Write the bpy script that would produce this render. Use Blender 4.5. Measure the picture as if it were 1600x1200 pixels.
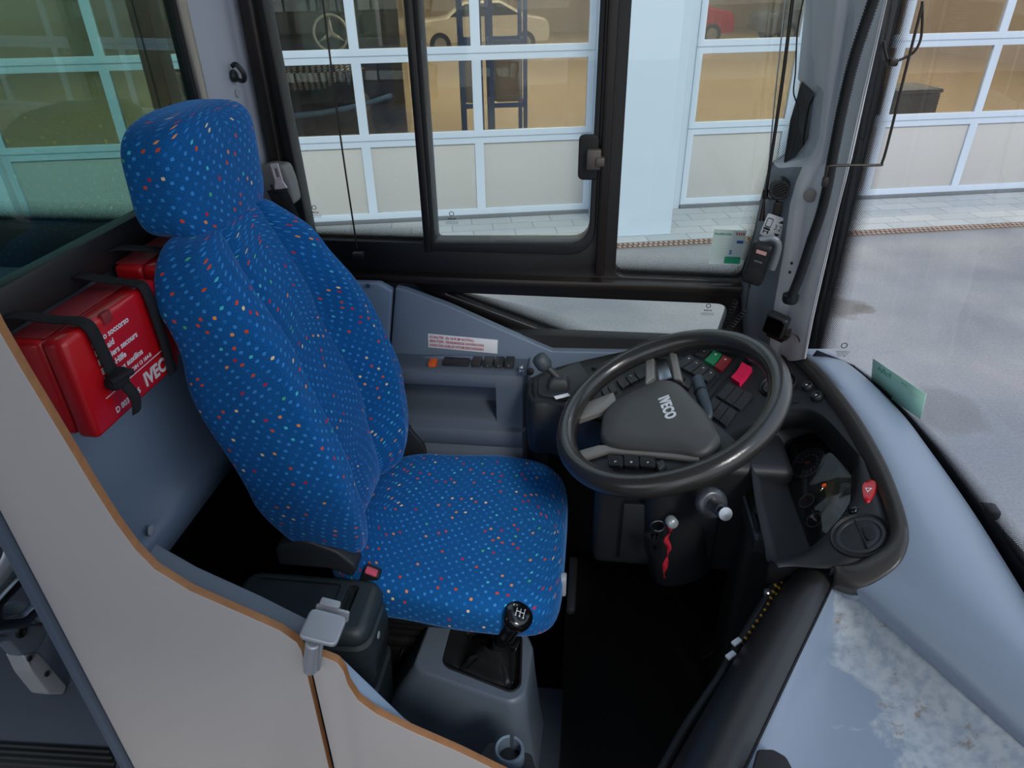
import bpy, bmesh, math, random
import numpy as np
from math import sin, cos, pi, radians, sqrt
from mathutils import Vector, Matrix, noise as mnoise

random.seed(5)
SC = bpy.context.scene
for o in list(bpy.data.objects): bpy.data.objects.remove(o)

# ------------------------------------------------------------------ camera
CAM = Vector((0, 0, 1.56)); FPX = 1080.0
CR = (Matrix.Rotation(radians(7.2), 3, 'Z') @ Matrix.Rotation(radians(90-31.1), 3, 'X') @ Matrix.Rotation(radians(-1.0), 3, 'Z'))
cd = bpy.data.cameras.new('camera'); cam = bpy.data.objects.new('camera', cd)
SC.collection.objects.link(cam)
cam.matrix_world = Matrix.Translation(CAM) @ CR.to_4x4()
cd.sensor_fit = 'HORIZONTAL'; cd.sensor_width = 36; cd.lens = FPX/1600*36
cd.clip_start = 0.02; cd.clip_end = 200
SC.camera = cam

# ------------------------------------------------------------------ light
W = bpy.data.worlds.new('sky'); SC.world = W; W.use_nodes = True
nt = W.node_tree; nt.nodes.clear()
wo = nt.nodes.new('ShaderNodeOutputWorld'); bg = nt.nodes.new('ShaderNodeBackground')
tc = nt.nodes.new('ShaderNodeTexCoord'); sp = nt.nodes.new('ShaderNodeSeparateXYZ'); cr = nt.nodes.new('ShaderNodeValToRGB')
nt.links.new(tc.outputs['Generated'], sp.inputs[0]); nt.links.new(sp.outputs[2], cr.inputs[0])
nt.links.new(cr.outputs[0], bg.inputs[0]); nt.links.new(bg.outputs[0], wo.inputs[0])
e = cr.color_ramp.elements
e[0].position = 0.0; e[0].color = (.85, .86, .88, 1)
e[1].position = 1.0; e[1].color = (.55, .70, .95, 1)
e.new(.25).color = (.84, .90, .98, 1)
bg.inputs[1].default_value = 1.0
sl = bpy.data.lights.new('sun', 'SUN'); so = bpy.data.objects.new('sun', sl); SC.collection.objects.link(so)
sl.energy = 1.3; sl.angle = radians(12); sl.color = (1, .95, .87)
so.rotation_euler = (radians(48), 0, radians(28))
SC.view_settings.view_transform = 'Standard'; SC.view_settings.look = 'None'
SC.view_settings.gamma = 1.0; SC.view_settings.exposure = 0.42

# ------------------------------------------------------------------ geometry helpers
def ray(x, y): return CR @ Vector(((x-800)/FPX, -(y-600)/FPX, -1))
def at(x, y, ax, c):
    d = ray(x, y); i = 'XYZ'.index(ax); return CAM + d*((c-CAM[i])/d[i])
def atp(x, y, p0, n):
    d = ray(x, y); p0 = Vector(p0); n = Vector(n); return CAM + d*((p0-CAM).dot(n)/d.dot(n))
def V(*a): return Vector(a)
def lerp(a, b, t): return a + (b-a)*t
def frame(o, xa, ya):
    xa = Vector(xa).normalized(); za = xa.cross(Vector(ya)).normalized(); ya = za.cross(xa)
    m = Matrix((xa, ya, za)).transposed().to_4x4(); m.translation = Vector(o); return m
def catmull(P, n=8, closed=False):
    P = [Vector(p) for p in P]; out = []; N = len(P)
    for i in range(N if closed else N-1):
        if closed: p0, p1, p2, p3 = P[(i-1) % N], P[i], P[(i+1) % N], P[(i+2) % N]
        else: p0, p1, p2, p3 = P[max(i-1, 0)], P[i], P[i+1], P[min(i+2, N-1)]
        for k in range(n):
            t = k/n
            out.append(.5*((2*p1)+(p2-p0)*t+(2*p0-5*p1+4*p2-p3)*t*t+(3*p1-p0-3*p2+p3)*t**3))
    if not closed: out.append(P[-1].copy())
    return out
def rpoly(P, r, n=6):
    """round the corners of a 2D polygon"""
    P = [Vector(p[:2]) for p in P]; out = []; N = len(P)
    for i in range(N):
        a, b, c = P[i-1], P[i], P[(i+1) % N]
        rr = r[i] if isinstance(r, (list, tuple)) else r
        d1 = (a-b); d2 = (c-b); k = min(rr, d1.length*.48, d2.length*.48)
        if k < 1e-5: out.append(b); continue
        s = b+d1.normalized()*k; t = b+d2.normalized()*k
        for j in range(n+1):
            u = j/n; out.append(s*(1-u)**2+b*2*u*(1-u)+t*u*u)
    return out
class B:
    def __init__(s): s.bm = bmesh.new(); s.uv = s.bm.loops.layers.uv.new('UVMap')
    def _merge(s, bm2, m=None, mi=0):
        if m is not None: bmesh.ops.transform(bm2, matrix=m, verts=bm2.verts)
        me = bpy.data.meshes.new('tmp'); bm2.to_mesh(me); bm2.free()
        nf = len(s.bm.faces); s.bm.from_mesh(me); bpy.data.meshes.remove(me)
        if mi:
            s.bm.faces.ensure_lookup_table()
            for f in s.bm.faces[nf:]: f.material_index = mi
        return s
    def box(s, size, m=None, bevel=.003, seg=2, taper=None, mi=0):
        b = bmesh.new(); bmesh.ops.create_cube(b, size=1)
        for v in b.verts:
            v.co = Vector((v.co.x*size[0], v.co.y*size[1], v.co.z*size[2]))
            if taper and v.co.z > 0: v.co.x *= taper[0]; v.co.y *= taper[1]
        if bevel: bmesh.ops.bevel(b, geom=b.edges[:], offset=min(bevel, min(size)*.45), segments=seg, affect='EDGES', profile=.5)
        return s._merge(b, m, mi)
    def lathe(s, prof, p0, axis=(0, 0, 1), seg=24, mi=0, cap=True):
        b = bmesh.new(); rings = []
        for r, h in prof:
            rings.append([b.verts.new((r*cos(2*pi*i/seg), r*sin(2*pi*i/seg), h)) for i in range(seg)])
        for a, c in zip(rings, rings[1:]):
            for i in range(seg): b.faces.new((a[i], a[(i+1) % seg], c[(i+1) % seg], c[i]))
        if cap: b.faces.new(rings[0][::-1]); b.faces.new(rings[-1])
        bmesh.ops.remove_doubles(b, verts=b.verts, dist=1e-6)
        bmesh.ops.recalc_face_normals(b, faces=b.faces)
        q = Vector((0, 0, 1)).rotation_difference(Vector(axis).normalized())
        return s._merge(b, Matrix.Translation(Vector(p0)) @ q.to_matrix().to_4x4(), mi)
    def cyl(s, p0, p1, r, seg=20, r1=None, bev=0, mi=0):
        p0 = Vector(p0); p1 = Vector(p1); L = (p1-p0).length; r1 = r if r1 is None else r1
        if bev: pr = [(r-bev, 0), (r, bev), (r1, L-bev), (r1-bev, L)]
        else: pr = [(r, 0), (r1, L)]
        return s.lathe(pr, p0, p1-p0, seg, mi)
    def tube(s, P, r, seg=10, n=6, closed=False, mi=0, flat=None):
        P = catmull(P, n, closed) if n > 1 else [Vector(p) for p in P]
        N = len(P); b = bmesh.new(); rings = []; up = None
        for i in range(N):
            t = (P[(i+1) % N]-P[i-1]) if closed else (P[min(i+1, N-1)]-P[max(i-1, 0)])
            t.normalize()
            if up is None: up = Vector((0, 0, 1)) if abs(t.z) < .9 else Vector((1, 0, 0))
            x = up.cross(t).normalized(); up = t.cross(x).normalized()
            rr = r(i/(N-1 if N > 1 else 1)) if callable(r) else r
            fx, fy = flat or (1, 1)
            rings.append([b.verts.new(P[i]+x*cos(2*pi*k/seg)*rr*fx+up*sin(2*pi*k/seg)*rr*fy) for k in range(seg)])
        rg = rings+[rings[0]] if closed else rings
        for a, c in zip(rg, rg[1:]):
            for i in range(seg): b.faces.new((a[i], a[(i+1) % seg], c[(i+1) % seg], c[i]))
        if not closed: b.faces.new(rings[0][::-1]); b.faces.new(rings[-1])
        bmesh.ops.recalc_face_normals(b, faces=b.faces)
        return s._merge(b, None, mi)
    def plate(s, loops, m, th, bevel=0, mi=0, side=None):
        """2D outline (first) with holes (rest), thickness th centred on the plane of m"""
        cu = bpy.data.curves.new('c', 'CURVE'); cu.dimensions = '2D'; cu.fill_mode = 'BOTH'
        cu.extrude = max(th/2-bevel, 0); cu.bevel_depth = bevel; cu.bevel_resolution = 2
        cu.offset = -bevel
        for L in loops:
            sp_ = cu.splines.new('POLY'); sp_.points.add(len(L)-1)
            for p, q in zip(sp_.points, L): p.co = (q[0], q[1], 0, 1)
            sp_.use_cyclic_u = True
        ob = bpy.data.objects.new('c', cu); SC.collection.objects.link(ob)
        dg = bpy.context.evaluated_depsgraph_get(); me = bpy.data.meshes.new_from_object(ob.evaluated_get(dg))
        b = bmesh.new(); b.from_mesh(me)
        bmesh.ops.remove_doubles(b, verts=b.verts, dist=1e-6)
        b.normal_update()
        if side is not None:
            for f in b.faces:
                if abs(f.normal.z) < .5: f.material_index = side
        bpy.data.objects.remove(ob); bpy.data.curves.remove(cu); bpy.data.meshes.remove(me)
        return s._merge(b, m, mi)
    def text(s, t, size, m, ext=.0004, align='CENTER', bold=0, sx=1, mi=0, space=1, line=1):
        cu = bpy.data.curves.new('t', 'FONT'); cu.body = t; cu.size = size; cu.extrude = ext
        cu.align_x = align; cu.align_y = 'CENTER'; cu.offset = bold; cu.space_character = space; cu.space_line = line
        cu.resolution_u = 3
        ob = bpy.data.objects.new('t', cu); SC.collection.objects.link(ob)
        dg = bpy.context.evaluated_depsgraph_get(); me = bpy.data.meshes.new_from_object(ob.evaluated_get(dg))
        b = bmesh.new(); b.from_mesh(me)
        bmesh.ops.scale(b, vec=(sx, 1, 1), verts=b.verts)
        bpy.data.objects.remove(ob); bpy.data.curves.remove(cu); bpy.data.meshes.remove(me)
        return s._merge(b, m, mi)
    def loft(s, rows, cu=False, cv=False, cap=False, mi=0, flip=False, uv=True):
        """rows of points; cu closes each row into a ring; UVs in metres"""
        b = bmesh.new(); ul = b.loops.layers.uv.new('UVMap')
        R = [[b.verts.new(p) for p in r] for r in rows]; n = len(rows[0]); m_ = len(rows)
        U = np.zeros((m_, n+1)); Vv = np.zeros((m_+1, n+1))
        for i in range(m_):
            for j in range(n): U[i, j+1] = U[i, j]+(Vector(rows[i][(j+1) % n])-Vector(rows[i][j])).length
            if cu: U[i] -= U[i, n]/2
        for j in range(n+1):
            for i in range(m_): Vv[i+1, j] = Vv[i, j]+(Vector(rows[(i+1) % m_][j % n])-Vector(rows[i][j % n])).length
        mid = Vv.mean(axis=1)
        for i in range(m_ if cv else m_-1):
            for j in range(n if cu else n-1):
                q = [(i, j), (i, j+1), (i+1, j+1), (i+1, j)]
                vs = [R[a % m_][c % n] for a, c in q]
                if len(set(vs)) < 4: continue
                f = b.faces.new(vs)
                for l, (a, c) in zip(f.loops, q): l[ul].uv = (U[a % m_, c], mid[a])
        if cap:
            for r in (R[0][::-1], R[-1]):
                try: b.faces.new(r)
                except ValueError: pass
        bmesh.ops.recalc_face_normals(b, faces=b.faces)
        if flip: bmesh.ops.reverse_faces(b, faces=b.faces)
        return s._merge(b, None, mi)
ROOTS = {}
def thing(name, label, cat, loc, group=None, kind=None):
    o = bpy.data.objects.new(name, None); SC.collection.objects.link(o)
    o.location = Vector(loc); o.empty_display_size = .05
    if label: o['label'] = label
    if cat: o['category'] = cat
    if group: o['group'] = group
    if kind: o['kind'] = kind
    o['wl'] = list(loc); return o
def obj(name, b, mats, parent=None, label=None, cat=None, group=None, kind=None, smooth=40, solid=None, sub=0, bev=None):
    bm = b.bm
    if not isinstance(mats, (list, tuple)): mats = [mats]
    if parent is not None: org = Vector(parent['wl'])
    else:
        xs = [v.co for v in bm.verts]
        org = Vector(((min(v.x for v in xs)+max(v.x for v in xs))/2, (min(v.y for v in xs)+max(v.y for v in xs))/2, min(v.z for v in xs)))
    bmesh.ops.translate(bm, vec=-org, verts=bm.verts)
    me = bpy.data.meshes.new(name); bm.to_mesh(me); bm.free()
    o = bpy.data.objects.new(name, me); SC.collection.objects.link(o)
    for m in mats: me.materials.append(m)
    for p in me.polygons: p.use_smooth = True
    if parent is not None: o.parent = parent; o['wl'] = list(org)
    else: o.location = org; o['wl'] = list(org)
    if label: o['label'] = label
    if cat: o['category'] = cat
    if group: o['group'] = group
    if kind: o['kind'] = kind
    if solid:
        md = o.modifiers.new('s', 'SOLIDIFY'); md.thickness = solid[0]; md.offset = solid[1]
    if bev:
        md = o.modifiers.new('b', 'BEVEL'); md.width = bev; md.segments = 2; md.limit_method = 'ANGLE'
    if sub:
        md = o.modifiers.new('u', 'SUBSURF'); md.levels = sub; md.render_levels = sub
    if smooth < 180:
        me.set_sharp_from_angle(angle=radians(smooth))
    return o
def struct(name, b, mats, parent=None, **k):
    return obj(name, b, mats, parent, kind=None if parent is not None else 'structure', **k)

# ------------------------------------------------------------------ materials
def hexl(h):
    h = h.lstrip('#'); c = [int(h[i:i+2], 16)/255 for i in (0, 2, 4)]
    return tuple((x/12.92 if x <= .04045 else ((x+.055)/1.055)**2.4) for x in c)+(1,)
def mat(name, col, rough=.5, metal=0, spec=.5, bump=0, bscale=200, var=0, vscale=5, coat=0, emis=None, es=0):
    m = bpy.data.materials.new(name); m.use_nodes = True; n = m.node_tree; p = n.nodes['Principled BSDF']
    c = hexl(col) if isinstance(col, str) else col
    p.inputs['Base Color'].default_value = c; p.inputs['Roughness'].default_value = rough
    p.inputs['Metallic'].default_value = metal; p.inputs['Specular IOR Level'].default_value = spec
    p.inputs['Coat Weight'].default_value = coat; p.inputs['Coat Roughness'].default_value = .1
    t = n.nodes.new('ShaderNodeTexCoord')
    if var:
        nz = n.nodes.new('ShaderNodeTexNoise'); nz.inputs['Scale'].default_value = vscale; nz.inputs['Detail'].default_value = 6
        n.links.new(t.outputs['Object'], nz.inputs['Vector'])
        mx = n.nodes.new('ShaderNodeMix'); mx.data_type = 'RGBA'
        mx.inputs[6].default_value = tuple(x*(1-var) for x in c[:3])+(1,); mx.inputs[7].default_value = tuple(min(1, x*(1+var)) for x in c[:3])+(1,)
        n.links.new(nz.outputs[0], mx.inputs[0]); n.links.new(mx.outputs[2], p.inputs['Base Color'])
    if bump:
        nb = n.nodes.new('ShaderNodeTexNoise'); nb.inputs['Scale'].default_value = bscale; nb.inputs['Detail'].default_value = 3
        n.links.new(t.outputs['Object'], nb.inputs['Vector'])
        bp = n.nodes.new('ShaderNodeBump'); bp.inputs['Strength'].default_value = bump; bp.inputs['Distance'].default_value = .002
        n.links.new(nb.outputs[0], bp.inputs['Height']); n.links.new(bp.outputs[0], p.inputs['Normal'])
    if emis: p.inputs['Emission Color'].default_value = hexl(emis); p.inputs['Emission Strength'].default_value = es
    return m
def glassmat(name, tint, refl=1.0, ior=1.45):
    m = bpy.data.materials.new(name); m.use_nodes = True; n = m.node_tree; n.nodes.clear()
    o = n.nodes.new('ShaderNodeOutputMaterial'); mx = n.nodes.new('ShaderNodeMixShader')
    tr = n.nodes.new('ShaderNodeBsdfTransparent'); gl = n.nodes.new('ShaderNodeBsdfGlossy'); lw = n.nodes.new('ShaderNodeLayerWeight')
    tr.inputs[0].default_value = hexl(tint); gl.inputs['Roughness'].default_value = .01
    pw = n.nodes.new('ShaderNodeMath'); pw.operation = 'POWER'; pw.inputs[1].default_value = 5; n.links.new(lw.outputs['Facing'], pw.inputs[0])
    f0 = ((ior-1)/(ior+1))**2; fr = n.nodes.new('ShaderNodeMath'); fr.operation = 'MULTIPLY_ADD'; fr.inputs[1].default_value = 1-f0; fr.inputs[2].default_value = f0; n.links.new(pw.outputs[0], fr.inputs[0])
    mm = n.nodes.new('ShaderNodeMath'); mm.operation = 'MULTIPLY'; mm.inputs[1].default_value = refl; mm.use_clamp = True
    n.links.new(fr.outputs[0], mm.inputs[0]); n.links.new(mm.outputs[0], mx.inputs[0])
    n.links.new(tr.outputs[0], mx.inputs[1]); n.links.new(gl.outputs[0], mx.inputs[2]); n.links.new(mx.outputs[0], o.inputs[0])
    return m
def node_graph(m):
    n = m.node_tree; p = n.nodes['Principled BSDF']
    def N(t, **kw):
        x = n.nodes.new(t)
        for k, v in kw.items(): setattr(x, k, v)
        return x
    return n, p, N
def fabric_mat():
    m = mat('seat_fabric', '#0f4c94', .95, spec=.15); n, p, N = node_graph(m); L = n.links.new
    uv = N('ShaderNodeUVMap'); mp = N('ShaderNodeMapping'); mp.inputs['Rotation'].default_value = (0, 0, radians(38))
    L(uv.outputs[0], mp.inputs[0])
    def vor(scale, rnd, rad, loc=0):
        v = N('ShaderNodeTexVoronoi', voronoi_dimensions='2D', distance='MINKOWSKI'); v.inputs['Exponent'].default_value = 1.3
        v.inputs['Scale'].default_value = scale; v.inputs['Randomness'].default_value = rnd
        L(mp.outputs[0], v.inputs['Vector'])
        lt = N('ShaderNodeMath', operation='LESS_THAN'); lt.inputs[1].default_value = rad; L(v.outputs['Distance'], lt.inputs[0])
        s = N('ShaderNodeSeparateColor'); L(v.outputs['Color'], s.inputs[0])
        return lt.outputs[0], s
    d1, c1 = vor(60, .2, .215)
    rp = N('ShaderNodeValToRGB'); rp.color_ramp.interpolation = 'CONSTANT'; L(c1.outputs[0], rp.inputs[0])
    e = rp.color_ramp.elements; e[0].color = hexl('#3a8fd8'); e[0].position = 0
    e[1].position = .42; e[1].color = hexl('#2273be')
    for pos, c in ((.82, '#e0502e'), (.87, '#c92c44'), (.90, '#f09a55'), (.935, '#f3d9a8'), (.96, '#4fc6d8'), (.985, '#4fbf8a')):
        x = e.new(pos); x.color = hexl(c)
    # fine weave
    v2 = N('ShaderNodeTexVoronoi', voronoi_dimensions='2D'); v2.inputs['Scale'].default_value = 460; v2.inputs['Randomness'].default_value = .3
    L(uv.outputs[0], v2.inputs['Vector'])
    r2 = N('ShaderNodeValToRGB'); L(v2.outputs['Distance'], r2.inputs[0])
    r2.color_ramp.elements[0].color = hexl('#1f7ac0'); r2.color_ramp.elements[0].position = .1
    r2.color_ramp.elements[1].color = hexl('#0d417f'); r2.color_ramp.elements[1].position = .55
    mx = N('ShaderNodeMix', data_type='RGBA'); L(d1, mx.inputs[0]); L(r2.outputs[0], mx.inputs[6]); L(rp.outputs[0], mx.inputs[7])
    L(mx.outputs[2], p.inputs['Base Color'])
    bp = N('ShaderNodeBump'); bp.inputs['Strength'].default_value = .35; bp.inputs['Distance'].default_value = .001
    L(v2.outputs['Distance'], bp.inputs['Height']); L(bp.outputs[0], p.inputs['Normal'])
    p.inputs['Sheen Weight'].default_value = .5; p.inputs['Sheen Roughness'].default_value = .4; p.inputs['Sheen Tint'].default_value = hexl('#7db4ff')
    return m
def asphalt_mat():
    m = mat('asphalt', '#9c9fa4', .9); n, p, N = node_graph(m); L = n.links.new
    t = N('ShaderNodeTexCoord')
    a = N('ShaderNodeTexNoise'); a.inputs['Scale'].default_value = 1.1; a.inputs['Detail'].default_value = 8; L(t.outputs['Object'], a.inputs['Vector'])
    r = N('ShaderNodeValToRGB'); L(a.outputs[0], r.inputs[0])
    r.color_ramp.elements[0].position = .32; r.color_ramp.elements[0].color = hexl('#85878c')
    r.color_ramp.elements[1].position = .68; r.color_ramp.elements[1].color = hexl('#a09f9f')
    g = N('ShaderNodeTexNoise'); g.inputs['Scale'].default_value = 60; g.inputs['Detail'].default_value = 4; L(t.outputs['Object'], g.inputs['Vector'])
    r2 = N('ShaderNodeValToRGB'); L(g.outputs[0], r2.inputs[0])
    r2.color_ramp.elements[0].position = .3; r2.color_ramp.elements[0].color = (.78, .78, .78, 1); r2.color_ramp.elements[1].position = .7; r2.color_ramp.elements[1].color = (1, 1, 1, 1)
    mx = N('ShaderNodeMix', data_type='RGBA', blend_type='MULTIPLY'); mx.inputs[0].default_value = 1
    L(r.outputs[0], mx.inputs[6]); L(r2.outputs[0], mx.inputs[7])
    # oil stains; the last blob is a faint ground shadow painted in
    cur = mx.outputs[2]
    for (sx, sy, rad, dk) in STAINS_AND_SHADOW:
        vm = N('ShaderNodeVectorMath', operation='DISTANCE'); vm.inputs[1].default_value = (sx, sy, 0)
        L(t.outputs['Object'], vm.inputs[0])
        wn = N('ShaderNodeTexNoise'); wn.inputs['Scale'].default_value = 4; wn.inputs['Detail'].default_value = 5; L(t.outputs['Object'], wn.inputs['Vector'])
        ad = N('ShaderNodeMath', operation='MULTIPLY_ADD'); ad.inputs[1].default_value = rad*1.6; L(wn.outputs[0], ad.inputs[0]); L(vm.outputs['Value'], ad.inputs[2])
        rr = N('ShaderNodeMapRange'); rr.inputs['From Min'].default_value = rad*1.55; rr.inputs['From Max'].default_value = rad*1.9
        rr.inputs['To Min'].default_value = dk; rr.inputs['To Max'].default_value = 0; L(ad.outputs[0], rr.inputs['Value'])
        m2 = N('ShaderNodeMix', data_type='RGBA'); L(rr.outputs[0], m2.inputs[0]); L(cur, m2.inputs[6]); m2.inputs[7].default_value = hexl('#66605a'); cur = m2.outputs[2]
    L(cur, p.inputs['Base Color']); return m
def brick_mat(name, c1, c2, cm, w, h, mortar=.02, off=.5):
    m = mat(name, c1, .85); n, p, N = node_graph(m); L = n.links.new
    uv = N('ShaderNodeUVMap'); b = N('ShaderNodeTexBrick'); L(uv.outputs[0], b.inputs['Vector'])
    b.inputs['Color1'].default_value = hexl(c1); b.inputs['Color2'].default_value = hexl(c2); b.inputs['Mortar'].default_value = hexl(cm)
    b.inputs['Scale'].default_value = 1; b.inputs['Brick Width'].default_value = w; b.inputs['Row Height'].default_value = h; b.inputs['Mortar Size'].default_value = mortar
    b.offset = off
    L(b.outputs[0], p.inputs['Base Color']); return m
def frit_mat():
    """black printed dots on glass, larger towards v=0"""
    m = bpy.data.materials.new('frit_dots'); m.use_nodes = True; n = m.node_tree; n.nodes.clear(); L = n.links.new
    N = n.nodes.new
    o = N('ShaderNodeOutputMaterial'); mx = N('ShaderNodeMixShader'); tr = N('ShaderNodeBsdfTransparent'); df = N('ShaderNodeBsdfDiffuse')
    df.inputs[0].default_value = (.01, .01, .012, 1)
    uv = N('ShaderNodeUVMap'); mp = N('ShaderNodeMapping'); mp.inputs['Rotation'].default_value = (0, 0, pi/4); L(uv.outputs[0], mp.inputs[0])
    v = N('ShaderNodeTexVoronoi'); v.voronoi_dimensions = '2D'; v.inputs['Scale'].default_value = 330; v.inputs['Randomness'].default_value = 0
    L(mp.outputs[0], v.inputs['Vector'])
    sp = N('ShaderNodeSeparateXYZ'); L(uv.outputs[0], sp.inputs[0])
    mr = N('ShaderNodeMapRange'); mr.inputs['From Min'].default_value = 0; mr.inputs['From Max'].default_value = .045
    mr.inputs['To Min'].default_value = .62; mr.inputs['To Max'].default_value = .12; L(sp.outputs[1], mr.inputs['Value'])
    lt = N('ShaderNodeMath'); lt.operation = 'LESS_THAN'; L(v.outputs['Distance'], lt.inputs[0]); L(mr.outputs[0], lt.inputs[1])
    L(lt.outputs[0], mx.inputs[0]); L(tr.outputs[0], mx.inputs[1]); L(df.outputs[0], mx.inputs[2]); L(mx.outputs[0], o.inputs[0])
    return m
def scuff_mat():
    m = mat('scuffed_dash', '#8490a0', .34, bump=.12, bscale=500); n, p, N = node_graph(m); L = n.links.new
    t = N('ShaderNodeTexCoord'); uv = N('ShaderNodeUVMap')
    a = N('ShaderNodeTexNoise'); a.inputs['Scale'].default_value = 5.5; a.inputs['Detail'].default_value = 12; a.inputs['Roughness'].default_value = .62; a.inputs['Distortion'].default_value = .6
    L(t.outputs['Object'], a.inputs['Vector'])
    # band of wear: gradient of distance from the crease, broken up by noise
    d = N('ShaderNodeSeparateXYZ'); L(uv.outputs[0], d.inputs[0])
    bmp = N('ShaderNodeMapRange'); bmp.inputs['From Min'].default_value = .02; bmp.inputs['From Max'].default_value = .17
    bmp.inputs['To Min'].default_value = .22; bmp.inputs['To Max'].default_value = -.16; L(d.outputs[1], bmp.inputs['Value'])
    ad = N('ShaderNodeMath', operation='ADD'); L(a.outputs[0], ad.inputs[0]); L(bmp.outputs[0], ad.inputs[1])
    r = N('ShaderNodeMapRange'); r.inputs['From Min'].default_value = .50; r.inputs['From Max'].default_value = .55; L(ad.outputs[0], r.inputs['Value'])
    g = N('ShaderNodeTexNoise'); g.inputs['Scale'].default_value = 70; g.inputs['Detail'].default_value = 6; L(t.outputs['Object'], g.inputs['Vector'])
    rg = N('ShaderNodeMapRange'); rg.inputs['From Min'].default_value = .35; rg.inputs['From Max'].default_value = .6; rg.inputs['To Min'].default_value = .35; L(g.outputs[0], rg.inputs['Value'])
    mu = N('ShaderNodeMath', operation='MULTIPLY'); L(r.outputs[0], mu.inputs[0]); L(rg.outputs[0], mu.inputs[1])
    mx = N('ShaderNodeMix', data_type='RGBA'); L(mu.outputs[0], mx.inputs[0]); mx.inputs[6].default_value = hexl('#808d9e'); mx.inputs[7].default_value = hexl('#a9b0b6')
    # brown grime
    h = N('ShaderNodeTexNoise'); h.inputs['Scale'].default_value = 26; h.inputs['Detail'].default_value = 8; h.inputs['Roughness'].default_value = .75
    L(t.outputs['Object'], h.inputs['Vector'])
    rh = N('ShaderNodeMapRange'); rh.inputs['From Min'].default_value = .57; rh.inputs['From Max'].default_value = .66; rh.inputs['To Max'].default_value = .8; L(h.outputs[0], rh.inputs['Value'])
    m3 = N('ShaderNodeMath', operation='MULTIPLY'); L(rh.outputs[0], m3.inputs[0]); L(r.outputs[0], m3.inputs[1])
    m4 = N('ShaderNodeMix', data_type='RGBA'); L(m3.outputs[0], m4.inputs[0]); L(mx.outputs[2], m4.inputs[6]); m4.inputs[7].default_value = hexl('#7a6a58')
    L(m4.outputs[2], p.inputs['Base Color']); return m
def mesh_grille_mat():
    m = mat('perforated_grille', '#17181a', .6); n, p, N = node_graph(m); L = n.links.new
    uv = N('ShaderNodeUVMap'); v = N('ShaderNodeTexVoronoi', voronoi_dimensions='2D'); v.inputs['Scale'].default_value = 22; v.inputs['Randomness'].default_value = 0
    mp = N('ShaderNodeMapping'); mp.inputs['Rotation'].default_value = (0, 0, pi/4); L(uv.outputs[0], mp.inputs[0]); L(mp.outputs[0], v.inputs['Vector'])
    r = N('ShaderNodeMath', operation='LESS_THAN'); r.inputs[1].default_value = .33; L(v.outputs['Distance'], r.inputs[0])
    mx = N('ShaderNodeMix', data_type='RGBA'); L(r.outputs[0], mx.inputs[0]); mx.inputs[6].default_value = hexl('#202124'); mx.inputs[7].default_value = hexl('#b5b7ba')
    L(mx.outputs[2], p.inputs['Base Color']); return m
STAINS_AND_SHADOW = []
def gp(x, y):
    v = at(x, y, 'Z', -.75); return v
for (x, y, r, d) in ((1300, 478, .24, .75), (1352, 484, .09, .6), (1475, 640, .26, .35)):
    v = gp(x, y); STAINS_AND_SHADOW.append((v.x, v.y, r, d))

FAB = fabric_mat()
BLK = mat('black_plastic', '#1c1e21', .45, bump=.15, bscale=600)
BLK2 = mat('black_rubber', '#121315', .6, bump=.1, bscale=400)
DK = mat('charcoal_plastic', '#2a2d31', .5, bump=.2, bscale=700)
DKG = mat('dark_green_grey_plastic', '#2e373a', .45, bump=.15, bscale=500)
GRY = mat('grey_plastic', '#75808d', .45, bump=.12, bscale=500)
GRYD = mat('slate_grey_plastic', '#56606c', .5, bump=.15, bscale=600)
LG = mat('light_grey_lining', '#a4a9b2', .5, bump=.12, bscale=450)
DASH = mat('dash_grey', '#8794a5', .32, bump=.15, bscale=600)
TAUPE = mat('taupe_trim', '#3d3a38', .3, bump=.15, bscale=600)
CARPET = mat('black_carpet', '#07080a', 1.0, spec=.05, bump=.6, bscale=300)
METB = mat('bronze_black_metal', '#38322e', .35, metal=.6)
FRM = mat('window_frame_black', '#121010', .4, bump=.05, bscale=100)
FRMB = mat('window_rail_brown_black', '#26211e', .35, metal=.2)
ALU = mat('aluminium', '#b5aca2', .35, metal=.8)
STEEL = mat('steel', '#a4a8ae', .3, metal=1)
GALV = mat('grey_cast_metal', '#9da1a8', .4, metal=.4)
WHT = mat('white_label', '#e8eaee', .5)
RED = mat('red_plastic', '#c4121c', .3, coat=.4)
REDD = mat('red_lid_dusty', '#8f2a30', .55, var=.15, vscale=30)
REDT = mat('red_print', '#b23a4a', .6)
BOARD = mat('greige_laminate', '#aaa5a3', .45, bump=.05, bscale=900, var=.03, vscale=2)
PLY = mat('plywood_edge', '#9a6a42', .6, var=.3, vscale=60)
FLOORM = mat('speckled_vinyl', '#3b4350', .6, var=.35, vscale=400)
STRAP = mat('black_webbing', '#15161a', .85, bump=.4, bscale=500)
LEATH = mat('black_leatherette', '#1f2022', .33, bump=.3, bscale=60)
GLASS = glassmat('side_glass', '#f1f6f4')
WGLASS = glassmat('windshield_glass', '#f2f5f8')
TGLASS = glassmat('green_tinted_glass', '#bcd8d0', 1.5)
LENS = glassmat('gauge_lens', '#dfe0e2', 1.3)
FRIT = frit_mat()
ASPH = asphalt_mat()
FWHITE = mat('white_door_frame', '#c6d1de', .35)
FPANEL = mat('beige_door_panel', '#bab7b3', .6, bump=.1, bscale=80)
PILW = mat('white_pillar', '#c4d2e0', .4)

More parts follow.
